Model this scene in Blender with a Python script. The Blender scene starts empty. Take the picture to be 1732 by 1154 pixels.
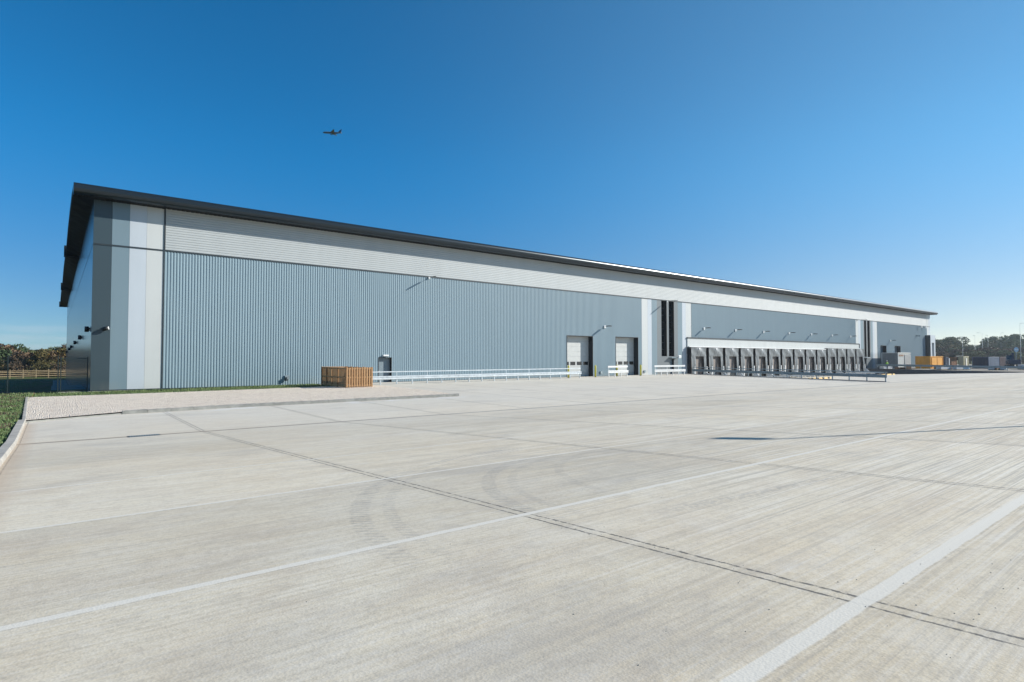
import bpy, bmesh, math, random
from mathutils import Vector, Matrix
rad = math.radians
scene = bpy.context.scene
COL = scene.collection
random.seed(7)

# ------------------------------------------------------------ camera
cam_d = bpy.data.cameras.new('camera')
cam = bpy.data.objects.new('camera', cam_d); COL.objects.link(cam)
cam.location = (0, 0, 2.4)
cam.rotation_euler = (rad(90 + 1.671), 0, rad(51.62 - 90))
cam_d.sensor_width = 36.0
cam_d.lens = 977.0 / 1732.0 * 36.0
cam_d.clip_start = 0.1
cam_d.clip_end = 20000
scene.camera = cam

# ------------------------------------------------------------ light
SUN_EL = 26.5
SUN_ROT = 118.3                      # clockwise from +Y
world = bpy.data.worlds.new("World"); scene.world = world
world.use_nodes = True
wn = world.node_tree; wn.nodes.clear()
wo = wn.nodes.new('ShaderNodeOutputWorld'); bg = wn.nodes.new('ShaderNodeBackground')
sky = wn.nodes.new('ShaderNodeTexSky'); sky.sky_type = 'NISHITA'
sky.sun_disc = False
sky.sun_elevation = rad(SUN_EL); sky.sun_rotation = rad(SUN_ROT)
sky.altitude = 0; sky.air_density = 0.7; sky.dust_density = 0.0; sky.ozone_density = 1.5
# clear-air colour of the sky: deep blue away from the sun, whiter towards it
tc = wn.nodes.new('ShaderNodeTexCoord'); sp = wn.nodes.new('ShaderNodeSeparateXYZ')
wn.links.new(tc.outputs['Generated'], sp.inputs[0])
dt = wn.nodes.new('ShaderNodeVectorMath'); dt.operation = 'DOT_PRODUCT'
wn.links.new(tc.outputs['Generated'], dt.inputs[0])
dt.inputs[1].default_value = (math.sin(rad(SUN_ROT)) * math.cos(rad(SUN_EL)), math.cos(rad(SUN_ROT)) * math.cos(rad(SUN_EL)), math.sin(rad(SUN_EL)))
def wmix(f, a, b, blend='MIX'):
    n = wn.nodes.new('ShaderNodeMix'); n.data_type = 'RGBA'; n.blend_type = blend
    for k, v in (('Factor', f), ('A', a), ('B', b)):
        if isinstance(v, bpy.types.NodeSocket): wn.links.new(v, n.inputs[k])
        else: n.inputs[k].default_value = v if k == 'Factor' else (*v, 1)
    return n.outputs['Result']
def wrng(v, a, b):
    n = wn.nodes.new('ShaderNodeMapRange'); n.interpolation_type = 'SMOOTHSTEP'
    wn.links.new(v, n.inputs['Value']); n.inputs['From Min'].default_value = a; n.inputs['From Max'].default_value = b
    return n.outputs[0]
up = wrng(sp.outputs['Z'], 0.02, 0.341)
glow = wrng(dt.outputs['Value'], -0.019, 0.972)
away = wmix(up, (0.365, 0.544, 0.695), (0.11, 0.85, 1.20))
toward = wmix(up, (0.85, 0.735, 0.68), (0.70, 1.18, 1.19))
tint = wmix(glow, away, toward)
graded = wmix(1.0, sky.outputs[0], tint, 'MULTIPLY')
mp = wn.nodes.new('ShaderNodeMapping'); mp.inputs['Scale'].default_value = (5, 5, 42)
wn.links.new(tc.outputs['Generated'], mp.inputs[0])
nz = wn.nodes.new('ShaderNodeTexNoise'); nz.inputs['Scale'].default_value = 1.6
nz.inputs['Detail'].default_value = 6; wn.links.new(mp.outputs[0], nz.inputs['Vector'])
r1 = wn.nodes.new('ShaderNodeMapRange'); r1.inputs['From Min'].default_value = 0.47; r1.inputs['From Max'].default_value = 0.72
wn.links.new(nz.outputs[0], r1.inputs['Value'])
r2 = wn.nodes.new('ShaderNodeMapRange'); r2.inputs['From Min'].default_value = 0.055; r2.inputs['From Max'].default_value = 0.008
wn.links.new(sp.outputs['Z'], r2.inputs['Value'])
mu = wn.nodes.new('ShaderNodeMath'); mu.operation = 'MULTIPLY'
wn.links.new(r1.outputs[0], mu.inputs[0]); wn.links.new(r2.outputs[0], mu.inputs[1])
mx = wn.nodes.new('ShaderNodeMix'); mx.data_type = 'RGBA'
wn.links.new(mu.outputs[0], mx.inputs['Factor']); wn.links.new(graded, mx.inputs['A'])
mx.inputs['B'].default_value = (4.6, 5.2, 5.9, 1)
wn.links.new(mx.outputs['Result'], bg.inputs['Color']); wn.links.new(bg.outputs[0], wo.inputs[0])
bg.inputs['Strength'].default_value = 0.075

sl = bpy.data.lights.new('sun', 'SUN'); sl.energy = 4.2; sl.angle = rad(0.5); sl.color = (1.0, 0.95, 0.87)
sun = bpy.data.objects.new('sun', sl); COL.objects.link(sun)
sdir = Vector((math.sin(rad(SUN_ROT)) * math.cos(rad(SUN_EL)), math.cos(rad(SUN_ROT)) * math.cos(rad(SUN_EL)), math.sin(rad(SUN_EL))))
sun.rotation_euler = (-sdir).to_track_quat('-Z', 'Y').to_euler()
sun.location = (60, -60, 80)
scene.view_settings.view_transform = 'Standard'
scene.view_settings.look = 'None'
scene.view_settings.gamma = 1
scene.view_settings.exposure = 0.85
scene.view_settings.use_curve_mapping = False

# ------------------------------------------------------------ node helpers
class NT:
    def __init__(s, name):
        s.m = bpy.data.materials.new(name); s.m.use_nodes = True
        s.t = s.m.node_tree; s.b = s.t.nodes['Principled BSDF']
    def n(s, kind, **kw):
        nd = s.t.nodes.new(kind)
        for k, v in kw.items(): setattr(nd, k, v)
        return nd
    def put(s, sock, v):
        if isinstance(v, bpy.types.NodeSocket): s.t.links.new(v, sock)
        elif isinstance(v, (tuple, list)) and sock.type == 'RGBA': sock.default_value = (*v[:3], 1)
        else: sock.default_value = v
    def math(s, op, a, b=0.0, c=None, clamp=False):
        nd = s.n('ShaderNodeMath', operation=op); nd.use_clamp = clamp
        s.put(nd.inputs[0], a); s.put(nd.inputs[1], b)
        if c is not None: s.put(nd.inputs[2], c)
        return nd.outputs[0]
    def mix(s, f, a, b, blend='MIX'):
        nd = s.n('ShaderNodeMix', data_type='RGBA', blend_type=blend)
        s.put(nd.inputs['Factor'], f); s.put(nd.inputs['A'], a); s.put(nd.inputs['B'], b)
        return nd.outputs['Result']
    def rng(s, v, a, b, c=0.0, d=1.0, smooth=False):
        nd = s.n('ShaderNodeMapRange')
        if smooth: nd.interpolation_type = 'SMOOTHSTEP'
        s.put(nd.inputs['Value'], v)
        for k, x in zip(('From Min', 'From Max', 'To Min', 'To Max'), (a, b, c, d)): nd.inputs[k].default_value = x
        return nd.outputs[0]
    def pos(s):
        if not hasattr(s, '_p'): s._p = s.n('ShaderNodeNewGeometry').outputs['Position']
        return s._p
    def obj(s):
        if not hasattr(s, '_o'): s._o = s.n('ShaderNodeTexCoord').outputs['Object']
        return s._o
    def noise(s, vec, scale, detail=3, rough=0.55, stretch=None, dist=0.0):
        if stretch:
            mpn = s.n('ShaderNodeMapping'); mpn.inputs['Scale'].default_value = stretch
            s.t.links.new(vec, mpn.inputs[0]); vec = mpn.outputs[0]
        nd = s.n('ShaderNodeTexNoise'); s.t.links.new(vec, nd.inputs['Vector'])
        nd.inputs['Scale'].default_value = scale; nd.inputs['Detail'].default_value = detail
        nd.inputs['Roughness'].default_value = rough; nd.inputs['Distortion'].default_value = dist
        return nd.outputs[0]
    def vor(s, vec, scale, out='Distance'):
        nd = s.n('ShaderNodeTexVoronoi'); s.t.links.new(vec, nd.inputs['Vector'])
        nd.inputs['Scale'].default_value = scale
        return nd.outputs[out]
    def bump(s, h, strength=0.3, dist=0.01):
        nd = s.n('ShaderNodeBump'); nd.inputs['Strength'].default_value = strength
        nd.inputs['Distance'].default_value = dist
        s.t.links.new(h, nd.inputs['Height']); s.t.links.new(nd.outputs[0], s.b.inputs['Normal'])
    def fin(s, col, rough=0.6, metal=0.0, spec=0.5):
        s.put(s.b.inputs['Base Color'], col); s.put(s.b.inputs['Roughness'], rough)
        s.b.inputs['Metallic'].default_value = metal
        s.b.inputs['Specular IOR Level'].default_value = spec
        return s.m

def simple(name, col, rough=0.6, metal=0.0, var=0.12, scale=1.5, spec=0.5, stretch=None, bump=0):
    k = NT(name)
    nn = k.noise(k.obj(), scale, 5, 0.6, stretch)
    f = k.rng(nn, 0.3, 0.7)
    c = k.mix(f, tuple(x * (1 - var) for x in col), tuple(min(1, x * (1 + var)) for x in col))
    r = k.rng(nn, 0.3, 0.7, max(0.02, rough - 0.06), min(1, rough + 0.06))
    if bump: k.bump(k.noise(k.obj(), 40, 3), bump, 0.01)
    return k.fin(c, r, metal, spec)

M = {}
def wallpaint(name, col, rough=0.42, var=0.05, spec=0.5):
    # coated steel sheet: faint vertical streaks and per-sheet tone
    k = NT(name); o = k.obj()
    st = k.noise(o, 1.0, 2, 0.5, (1.2, 1.2, 0.12))
    dirt = k.noise(o, 0.35, 4, 0.6)
    sep = k.n('ShaderNodeSeparateXYZ'); k.t.links.new(o, sep.inputs[0])
    sheet = k.math('FLOOR', k.math('MULTIPLY', sep.outputs[0], 1.0))
    wnz = k.n('ShaderNodeTexWhiteNoise', noise_dimensions='1D'); k.t.links.new(sheet, wnz.inputs['W'])
    t = k.math('ADD', k.math('ADD', k.math('MULTIPLY', st, 0.5), k.math('MULTIPLY', dirt, 0.35)), k.math('MULTIPLY', wnz.outputs['Value'], 0.04))
    f = k.rng(t, 0.3, 0.7)
    c = k.mix(f, tuple(x * (1 - var) for x in col), tuple(x * (1 + var) for x in col))
    low = k.math('MULTIPLY', k.rng(sep.outputs[2], 0.9, 0.1), k.rng(st, 0.35, 0.7))
    c = k.mix(k.math('MULTIPLY', low, 0.22), c, (0.30, 0.27, 0.22))
    return k.fin(c, rough, 0.0, spec)
M['ribbed'] = wallpaint('blue_grey_ribbed_steel', (0.212, 0.295, 0.34), 0.45, 0.035)
M['band'] = wallpaint('pale_grey_steel', (0.39, 0.42, 0.425), 0.42)
M['cream'] = wallpaint('off_white_panel', (0.485, 0.51, 0.505), 0.4)
M['bluewhite'] = wallpaint('pale_blue_white_panel', (0.435, 0.485, 0.53), 0.4)
M['bluegrey'] = wallpaint('blue_grey_panel', (0.155, 0.222, 0.26), 0.38)
M['darkgrey'] = wallpaint('dark_grey_panel', (0.036, 0.058, 0.070), 0.38)
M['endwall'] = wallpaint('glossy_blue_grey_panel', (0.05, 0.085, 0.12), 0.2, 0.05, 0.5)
M['trim'] = simple('charcoal_trim', (0.022, 0.032, 0.038), 0.45)
M['roof'] = simple('roof_metal', (0.16, 0.18, 0.19), 0.35, 0.6)
M['nose'] = simple('eaves_metal', (0.022, 0.032, 0.040), 0.27, 0.45, 0.1, 0.01)
M['soffit'] = simple('black_soffit', (0.004, 0.005, 0.006), 0.6, spec=0.2)
M['plinth'] = simple('concrete_plinth', (0.36, 0.34, 0.30), 0.85, 0, 0.2, 2.0, bump=0.2)
M['kerb'] = simple('kerb_concrete', (0.33, 0.315, 0.285), 0.85, 0, 0.22, 3.0, bump=0.3)
M['kerbgrey'] = simple('kerb_grey_concrete', (0.22, 0.225, 0.21), 0.85, 0, 0.25, 3.0, bump=0.3)
M['door'] = simple('pale_door_steel', (0.47, 0.49, 0.48), 0.45, 0, 0.05)
M['grey_and_shaded_door'] = simple('grey_and_shaded_door_steel', (0.17, 0.22, 0.25), 0.4, 0, 0.05)
M['glass'] = simple('dark_glass', (0.006, 0.010, 0.014), 0.05, 0, 0.1, spec=0.9)
M['black'] = simple('black_rubber', (0.010, 0.011, 0.013), 0.6)
M['interior'] = simple('dark_reveal', (0.012, 0.016, 0.020), 0.5)
M['galv'] = simple('galvanised_steel', (0.52, 0.57, 0.60), 0.42, 0.35, 0.12, 3.0)
M['galvdull'] = simple('weathered_galvanised_steel', (0.24, 0.30, 0.33), 0.5, 0.35, 0.15, 3.0)
M['white'] = simple('white_painted_steel', (0.72, 0.73, 0.72), 0.45, 0, 0.05)
M['yellow'] = simple('yellow_painted_steel', (0.62, 0.55, 0.05), 0.45, 0, 0.08)
M['amber'] = simple('amber_painted_steel', (0.55, 0.33, 0.04), 0.5, 0, 0.15)
M['lamp'] = simple('light_grey_lamp_body', (0.66, 0.68, 0.68), 0.4)
M['darklamp'] = simple('black_lamp_body', (0.012, 0.014, 0.016), 0.45)
M['lens'] = simple('lamp_lens', (0.6, 0.62, 0.62), 0.2)
M['wall_concrete'] = simple('shade_toned_retaining_concrete', (0.075, 0.082, 0.09), 0.8, 0, 0.2, 1.5)  # dark tone carries the shade on the far ramp wall
M['asphaltpath'] = simple('path_paving', (0.20, 0.20, 0.19), 0.85, 0, 0.15)
M['orange'] = simple('orange_container_paint', (0.60, 0.27, 0.015), 0.5, 0, 0.12, 1.0)
M['creamc'] = simple('cream_container_paint', (0.50, 0.47, 0.32), 0.5, 0, 0.12, 1.0)
M['navy'] = simple('navy_container_paint', (0.012, 0.030, 0.065), 0.5, 0, 0.2, 1.0)
M['slate'] = simple('slate_blue_container_paint', (0.13, 0.17, 0.24), 0.5, 0, 0.15, 1.0)
M['plum'] = simple('dark_plum_paint', (0.045, 0.018, 0.028), 0.5)
M['rust'] = simple('rusty_brown_paint', (0.22, 0.10, 0.04), 0.6, 0, 0.3, 1.0)
M['cabinwhite'] = simple('cabin_white', (0.62, 0.62, 0.58), 0.5, 0, 0.08)
M['cabinshade'] = simple('cabin_shade', (0.22, 0.23, 0.23), 0.55, 0, 0.1)  # shade on the white cabin, put into the colour of side and doorway
M['hivis'] = simple('hi_vis_fabric', (0.45, 0.75, 0.10), 0.8)
M['trouser'] = simple('dark_trouser_fabric', (0.02, 0.025, 0.04), 0.9)
M['skin'] = simple('skin', (0.45, 0.27, 0.19), 0.6)
M['plane'] = simple('aircraft_paint', (0.10, 0.13, 0.17), 0.4, 0, 0.05, 0.05)
M['planeblue'] = simple('aircraft_tail_paint', (0.02, 0.10, 0.25), 0.4, 0, 0.05, 0.05)
M['bark'] = simple('bark', (0.07, 0.055, 0.04), 0.9, 0, 0.3, 3)
M['blocks'] = simple('clay_blocks', (0.42, 0.24, 0.14), 0.85, 0, 0.2, 3)
M['wrap'] = simple('pale_wrapping', (0.60, 0.61, 0.62), 0.4, 0, 0.1, 3)
M['bluesheet'] = simple('pale_blue_sign_face', (0.30, 0.48, 0.62), 0.4)
M['meshwire'] = simple('dark_green_wire', (0.012, 0.022, 0.022), 0.5)
M['fencewood'] = simple('pale_fence_timber', (0.28, 0.22, 0.13), 0.85, 0, 0.25, 2)

def wood():
    k = NT('sawn_timber'); o = k.obj()
    g = k.noise(o, 6, 5, 0.6, (8, 8, 0.7)); isl = k.n('ShaderNodeNewGeometry').outputs['Random Per Island']
    c = k.mix(k.rng(g, 0.3, 0.7), (0.33, 0.185, 0.085), (0.49, 0.31, 0.155))
    c = k.mix(k.math('MULTIPLY', isl, 0.45), c, (0.30, 0.15, 0.06))
    k.bump(g, 0.3, 0.004)
    return k.fin(c, 0.8)
M['wood'] = wood()

def curtain():
    k = NT('grey_shelter_curtain'); o = k.obj()
    a = k.noise(o, 0.9, 5, 0.65, (1, 1, 0.45), 1.2)
    c = k.mix(k.rng(a, 0.35, 0.65), (0.085, 0.095, 0.10), (0.185, 0.205, 0.215))
    k.bump(k.noise(o, 1.2, 3, 0.5, (1, 1, 0.4), 0.8), 0.6, 0.1)
    return k.fin(c, 0.38, 0, 0.6)
M['curtain'] = curtain()
def ribdoor():
    k = NT('brown_grey_dock_door'); o = k.obj()
    sep = k.n('ShaderNodeSeparateXYZ'); k.t.links.new(o, sep.inputs[0])
    s_ = k.math('SINE', k.math('MULTIPLY', sep.outputs[0], 22.0))
    c = k.mix(k.rng(s_, -1, 1), (0.13, 0.11, 0.10), (0.22, 0.19, 0.17))
    return k.fin(c, 0.6)
M['dockdoor'] = ribdoor()

def leaf(name, c1, c2, c3):
    k = NT(name)
    isl = k.n('ShaderNodeNewGeometry').outputs['Random Per Island']
    cr = k.n('ShaderNodeValToRGB'); cr.color_ramp.elements[0].color = (*c1, 1); cr.color_ramp.elements[1].color = (*c3, 1)
    e = cr.color_ramp.elements.new(0.5); e.color = (*c2, 1)
    big = k.noise(k.obj(), 0.45, 3)
    f = k.math('ADD', k.math('MULTIPLY', isl, 0.5), k.math('MULTIPLY', k.rng(big, 0.3, 0.7), 0.5))
    k.put(cr.inputs[0], f)
    return k.fin(cr.outputs[0], 0.7, 0, 0.2)
M['leaf_dark'] = leaf('dark_green_leaves', (0.031, 0.056, 0.027), (0.056, 0.088, 0.040), (0.094, 0.125, 0.056))
M['leaf_olive'] = leaf('olive_leaves', (0.072, 0.087, 0.041), (0.131, 0.145, 0.065), (0.217, 0.225, 0.102))
M['leaf_autumn'] = leaf('autumn_leaves', (0.045, 0.05, 0.02), (0.10, 0.09, 0.035), (0.24, 0.15, 0.045)) if True else leaf('autumn_leaves', (0.060, 0.048, 0.018), (0.156, 0.102, 0.030), (0.312, 0.168, 0.036))
M['leaf_brown'] = leaf('brown_twiggy_leaves', (0.051, 0.044, 0.031), (0.128, 0.093, 0.060), (0.238, 0.153, 0.085))
M['leaf_green'] = leaf('mid_green_leaves', (0.058, 0.102, 0.043), (0.116, 0.167, 0.072), (0.189, 0.239, 0.116))

# ---- ground materials
YD = 21.05; G = 0.0475
def yard_mat():
    k = NT('brushed_concrete_yard'); p = k.pos()
    sep = k.n('ShaderNodeSeparateXYZ'); k.t.links.new(p, sep.inputs[0]); X = sep.outputs[0]; Y = sep.outputs[1]
    jit = k.noise(p, 3.0, 3, 0.6); jit2 = k.noise(p, 16.0, 3, 0.7)
    wob = k.math('MULTIPLY', k.math('SUBTRACT', jit, 0.5), 0.035)
    Xw = k.math('ADD', X, wob); Yw = k.math('ADD', Y, wob)
    # base tone
    big = k.noise(p, 0.16, 5, 0.62); med = k.noise(p, 0.9, 5, 0.65, (0.55, 1.0, 1.0)); fine = k.noise(p, 28.0, 4, 0.75)
    streak = k.noise(p, 1.0, 4, 0.65, (0.30, 16.0, 1.0)); streak2 = k.noise(p, 1.0, 3, 0.6, (0.12, 3.2, 1.0))
    grit = k.vor(p, 62.0)
    c = k.mix(k.rng(big, 0.36, 0.64), (0.595, 0.505, 0.355), (0.615, 0.56, 0.44))
    c = k.mix(k.math('MULTIPLY', k.rng(med, 0.48, 0.75), 0.42), c, (0.43, 0.35, 0.27))
    c = k.mix(k.math('MULTIPLY', k.rng(streak, 0.5, 0.75), 0.55), c, (0.61, 0.59, 0.545))
    c = k.mix(k.math('MULTIPLY', k.rng(streak, 0.5, 0.28), 0.45), c, (0.37, 0.345, 0.30))
    c = k.mix(k.math('MULTIPLY', k.rng(streak2, 0.5, 0.72), 0.18), c, (0.58, 0.575, 0.555))
    c = k.mix(k.math('MULTIPLY', k.rng(streak2, 0.48, 0.3), 0.14), c, (0.39, 0.38, 0.36))
    c = k.mix(k.math('MULTIPLY', k.rng(fine, 0.5, 0.66), 0.45), c, (0.33, 0.305, 0.26))
    c = k.mix(k.math('MULTIPLY', k.rng(fine, 0.5, 0.36), 0.35), c, (0.60, 0.58, 0.53))
    # blotches, broom scores and pock marks
    bl1 = k.noise(p, 1.7, 6, 0.72, (0.7, 1.0, 1.0), 0.6); bl2 = k.noise(p, 5.5, 5, 0.7)
    c = k.mix(k.math('MULTIPLY', k.rng(bl1, 0.50, 0.66), 0.38), c, (0.43, 0.365, 0.28))
    c = k.mix(k.math('MULTIPLY', k.rng(bl1, 0.48, 0.30), 0.40), c, (0.63, 0.60, 0.53))
    c = k.mix(k.math('MULTIPLY', k.rng(bl2, 0.50, 0.64), 0.28), c, (0.38, 0.345, 0.29))
    sc1 = k.noise(p, 1.0, 3, 0.7, (0.35, 34.0, 1.0)); rgt = k.rng(X, 2.5, 9.0, 0.25, 1.0)
    c = k.mix(k.math('MULTIPLY', k.math('MULTIPLY', k.rng(sc1, 0.52, 0.62), rgt), 0.70), c, (0.33, 0.31, 0.27))
    c = k.mix(k.math('MULTIPLY', k.math('MULTIPLY', k.rng(sc1, 0.47, 0.37), rgt), 0.55), c, (0.66, 0.645, 0.60))
    pk = k.math('MULTIPLY', k.rng(k.vor(p, 34.0), 0.16, 0.06), k.rng(bl2, 0.5, 0.58))
    c = k.mix(k.math('MULTIPLY', pk, 0.6), c, (0.20, 0.18, 0.15))
    # per-lane, per-slab tone
    lane = k.math('FLOOR', k.math('DIVIDE', k.math('SUBTRACT', Y, 1.45), 3.2))
    slab = k.math('FLOOR', k.math('DIVIDE', k.math('SUBTRACT', X, 3.85), 4.62))
    cmb = k.n('ShaderNodeCombineXYZ'); k.put(cmb.inputs[0], slab); k.put(cmb.inputs[1], lane)
    wnz = k.n('ShaderNodeTexWhiteNoise', noise_dimensions='2D'); k.t.links.new(cmb.outputs[0], wnz.inputs['Vector'])
    lw = k.n('ShaderNodeTexWhiteNoise', noise_dimensions='1D'); k.put(lw.inputs['W'], lane)
    tone = k.math('ADD', k.math('MULTIPLY', wnz.outputs['Value'], 0.09), k.math('MULTIPLY', lw.outputs['Value'], 0.09))
    sc = k.n('ShaderNodeVectorMath', operation='SCALE'); k.put(sc.inputs[0], c); k.put(sc.inputs['Scale'], k.math('ADD', tone, 0.91))
    c = sc.outputs[0]
    # farther yard is cooler and paler
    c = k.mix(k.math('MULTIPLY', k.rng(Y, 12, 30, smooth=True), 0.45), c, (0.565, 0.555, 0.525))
    near = k.rng(Y, 12, 2, smooth=True)
    # wide grey damp-looking patches
    pt = k.noise(p, 0.42, 5, 0.7, (0.5, 1.0, 1.0), 0.4)
    c = k.mix(k.math('MULTIPLY', k.rng(pt, 0.54, 0.66), 0.32), c, (0.30, 0.29, 0.275))
    # tyre arcs
    def arc(cx, cy, r, w, amt, c):
        dx = k.math('SUBTRACT', X, cx); dy = k.math('SUBTRACT', Y, cy)
        d = k.math('SQRT', k.math('ADD', k.math('MULTIPLY', dx, dx), k.math('MULTIPLY', dy, dy)))
        a = k.math('ARCTAN2', dy, dx)
        m = k.math('SUBTRACT', 1.0, k.math('DIVIDE', k.math('ABSOLUTE', k.math('SUBTRACT', d, r)), w), clamp=True)
        tread = k.rng(k.math('SINE', k.math('ADD', k.math('MULTIPLY', a, r * 58.0), k.math('MULTIPLY', d, 34.0))), -0.4, 0.6)
        seg = k.math('MULTIPLY', k.rng(a, 1.25, 1.9, smooth=True), k.rng(a, 3.3, 2.9, smooth=True))
        f = k.math('MULTIPLY', k.math('MULTIPLY', k.rng(m, 0.0, 0.25), k.rng(tread, 0, 1, 0.15, 1.0)), k.math('MULTIPLY', seg, k.math('MULTIPLY', k.rng(jit2, 0.38, 0.6, 0.25 * amt, amt), k.rng(bl1, 0.35, 0.6, 0.35, 1.0))))
        return k.mix(f, c, (0.22, 0.22, 0.22))
    c = arc(7.9, 4.15, 3.95, 0.11, 0.62, c); c = arc(7.5, 3.9, 5.3, 0.12, 0.60, c); c = arc(7.9, 4.15, 3.62, 0.07, 0.45, c); c = arc(7.5, 3.9, 4.98, 0.08, 0.45, c); c = arc(8.6, 4.4, 3.3, 0.08, 0.45, c)
    # dirt track across the slab, right of the middle joint
    tr = k.math('ABSOLUTE', k.math('SUBTRACT', Y, k.math('ADD', 3.55, k.math('MULTIPLY', k.math('SINE', k.math('MULTIPLY', X, 0.5)), 0.25))))
    c = k.mix(k.math('MULTIPLY', k.math('MULTIPLY', k.rng(tr, 0.16, 0.05), k.rng(jit2, 0.42, 0.6)), k.math('MULTIPLY', k.math('MULTIPLY', k.rng(X, 4.6, 5.4), k.rng(X, 9.4, 8)), 0.4)), c, (0.24, 0.235, 0.23))
    # pale lane joints (bands of smooth concrete)
    def ypale(y0, w, amt, c, col=(0.63, 0.605, 0.54)):
        d = k.math('ABSOLUTE', k.math('SUBTRACT', Yw, y0))
        return k.mix(k.math('MULTIPLY', k.rng(d, w, w * 0.82), amt), c, col)
    # cross joints: twin saw cuts
    u = k.math('SUBTRACT', k.math('MODULO', k.math('ADD', k.math('SUBTRACT', Xw, 3.85), 4.62 * 40 + 2.31), 4.62), 2.31)
    for off, w in ((-0.055, 0.009), (0.055, 0.011)):
        d = k.math('ABSOLUTE', k.math('SUBTRACT', u, off))
        line = k.rng(k.math('SUBTRACT', d, k.math('MULTIPLY', k.math('SUBTRACT', jit2, 0.5), 0.03)), w + 0.006, w - 0.002)
        brk = k.rng(jit2, 0.36, 0.52, 0.15 if off > 0 else 0.6, 1.0)
        c = k.mix(k.math('MULTIPLY', k.math('MULTIPLY', line, brk), 0.85), c, (0.05, 0.052, 0.055))
    d = k.math('ABSOLUTE', u)
    c = k.mix(k.math('MULTIPLY', k.rng(d, 0.20, 0.07), k.math('MULTIPLY', k.rng(jit, 0.35, 0.65), 0.22)), c, (0.27, 0.25, 0.22))
    for y0, w, a in ((1.45, 0.060, 0.88), (4.65, 0.050, 0.92), (7.85, 0.042, 0.9), (11.0, 0.046, 0.9), (14.2, 0.03, 0.5), (17.4, 0.03, 0.5), (-1.75, 0.08, 0.9), (25.4, 0.05, 0.4), (31.0, 0.05, 0.4), (37.5, 0.06, 0.35)):
        c = ypale(y0, w, a, c)
        d = k.math('ABSOLUTE', k.math('SUBTRACT', Yw, y0 - w * 1.05))
        c = k.mix(k.math('MULTIPLY', k.math('MULTIPLY', k.rng(d, 0.014 + 0.002 * abs(y0), 0.004), k.rng(jit2, 0.45, 0.6)), 0.4), c, (0.25, 0.22, 0.18))
    # drain channel line
    d = k.math('ABSOLUTE', k.math('SUBTRACT', Y, YD))
    brown = k.rng(X, 14, 3)
    c = k.mix(k.math('MULTIPLY', k.rng(d, 0.30, 0.10), 0.6), c, k.mix(brown, (0.34, 0.335, 0.32), (0.34, 0.285, 0.215)))
    c = k.mix(k.math('MULTIPLY', k.rng(d, 0.08, 0.05), 0.85), c, (0.12, 0.11, 0.10))
    # sandy dirt along the kerb and pale smears below the gravel kerb
    c = k.mix(k.math('MULTIPLY', k.math('MULTIPLY', k.rng(X, -0.35, -0.62), k.rng(Y, 27.5, 27.0)), k.rng(jit, 0.25, 0.5, 0.2, 0.55)), c, (0.42, 0.33, 0.25))
    sm = k.math('MULTIPLY', k.math('MULTIPLY', k.rng(Y, 28.4, 29.6), k.rng(Y, 30.3, 30.2)), k.math('MULTIPLY', k.rng(X, 20.0, 19.5), k.rng(k.noise(p, 0.6, 3), 0.5, 0.6)))
    c = k.mix(k.math('MULTIPLY', sm, 0.8), c, (0.60, 0.605, 0.60))
    h = k.math('ADD', k.math('MULTIPLY', fine, 0.5), k.math('ADD', k.math('MULTIPLY', streak, 0.6), k.math('MULTIPLY', grit, 0.5)))
    k.bump(h, 0.30, 0.006)
    return k.fin(c, 0.8, 0, 0.35)
M['yard'] = yard_mat()

def grass_mat():
    k = NT('turf_and_bare_soil'); p = k.pos()
    a = k.noise(p, 0.5, 6, 0.65); b = k.noise(p, 7, 4, 0.7); d = k.noise(p, 0.03, 4, 0.6)
    g = k.mix(k.rng(b, 0.3, 0.7), (0.045, 0.080, 0.018), (0.11, 0.16, 0.035))
    g = k.mix(k.rng(d, 0.4, 0.6), g, (0.10, 0.12, 0.04))
    s_ = k.mix(k.rng(b, 0.3, 0.7), (0.09, 0.055, 0.035), (0.19, 0.13, 0.09))
    c = k.mix(k.rng(a, 0.48, 0.56), g, s_)
    k.bump(b, 0.8, 0.05)
    return k.fin(c, 0.95, 0, 0.1)
M['grass'] = grass_mat()
def verge_mat():
    k = NT('green_turf'); p = k.pos(); b = k.noise(p, 5, 5, 0.7)
    k.bump(b, 0.8, 0.05)
    return k.fin(k.mix(k.rng(b, 0.3, 0.7), (0.05, 0.075, 0.02), (0.13, 0.165, 0.055)), 0.95, 0, 0.1)
M['verge'] = verge_mat()
def gravel_mat():
    k = NT('pale_limestone_gravel'); p = k.pos()
    nd = k.n('ShaderNodeTexVoronoi'); k.t.links.new(p, nd.inputs['Vector']); nd.inputs['Scale'].default_value = 16
    big = k.noise(p, 0.7, 4); md = k.noise(p, 5.0, 4, 0.7)
    sepc = k.n('ShaderNodeSeparateColor'); k.t.links.new(nd.outputs['Color'], sepc.inputs[0])
    c = k.mix(sepc.outputs[0], (0.74, 0.64, 0.52), (0.91, 0.83, 0.72))
    c = k.mix(k.math('MULTIPLY', k.rng(md, 0.52, 0.64), 0.6), c, (0.50, 0.39, 0.31)); c = k.mix(k.math('MULTIPLY', k.rng(k.noise(p, 2.2, 3, 0.6), 0.54, 0.64), 0.35), c, (0.42, 0.34, 0.27))
    c = k.mix(k.math('MULTIPLY', k.rng(big, 0.4, 0.7), 0.3), c, (0.64, 0.57, 0.50))
    c = k.mix(k.math('MULTIPLY', k.rng(nd.outputs['Distance'], 0.3, 0.7), 0.5), c, (0.46, 0.40, 0.34))
    k.bump(k.math('SUBTRACT', md, nd.outputs['Distance']), 1.0, 0.06)
    return k.fin(c, 0.9, 0, 0.2)
M['gravel'] = gravel_mat()
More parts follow.
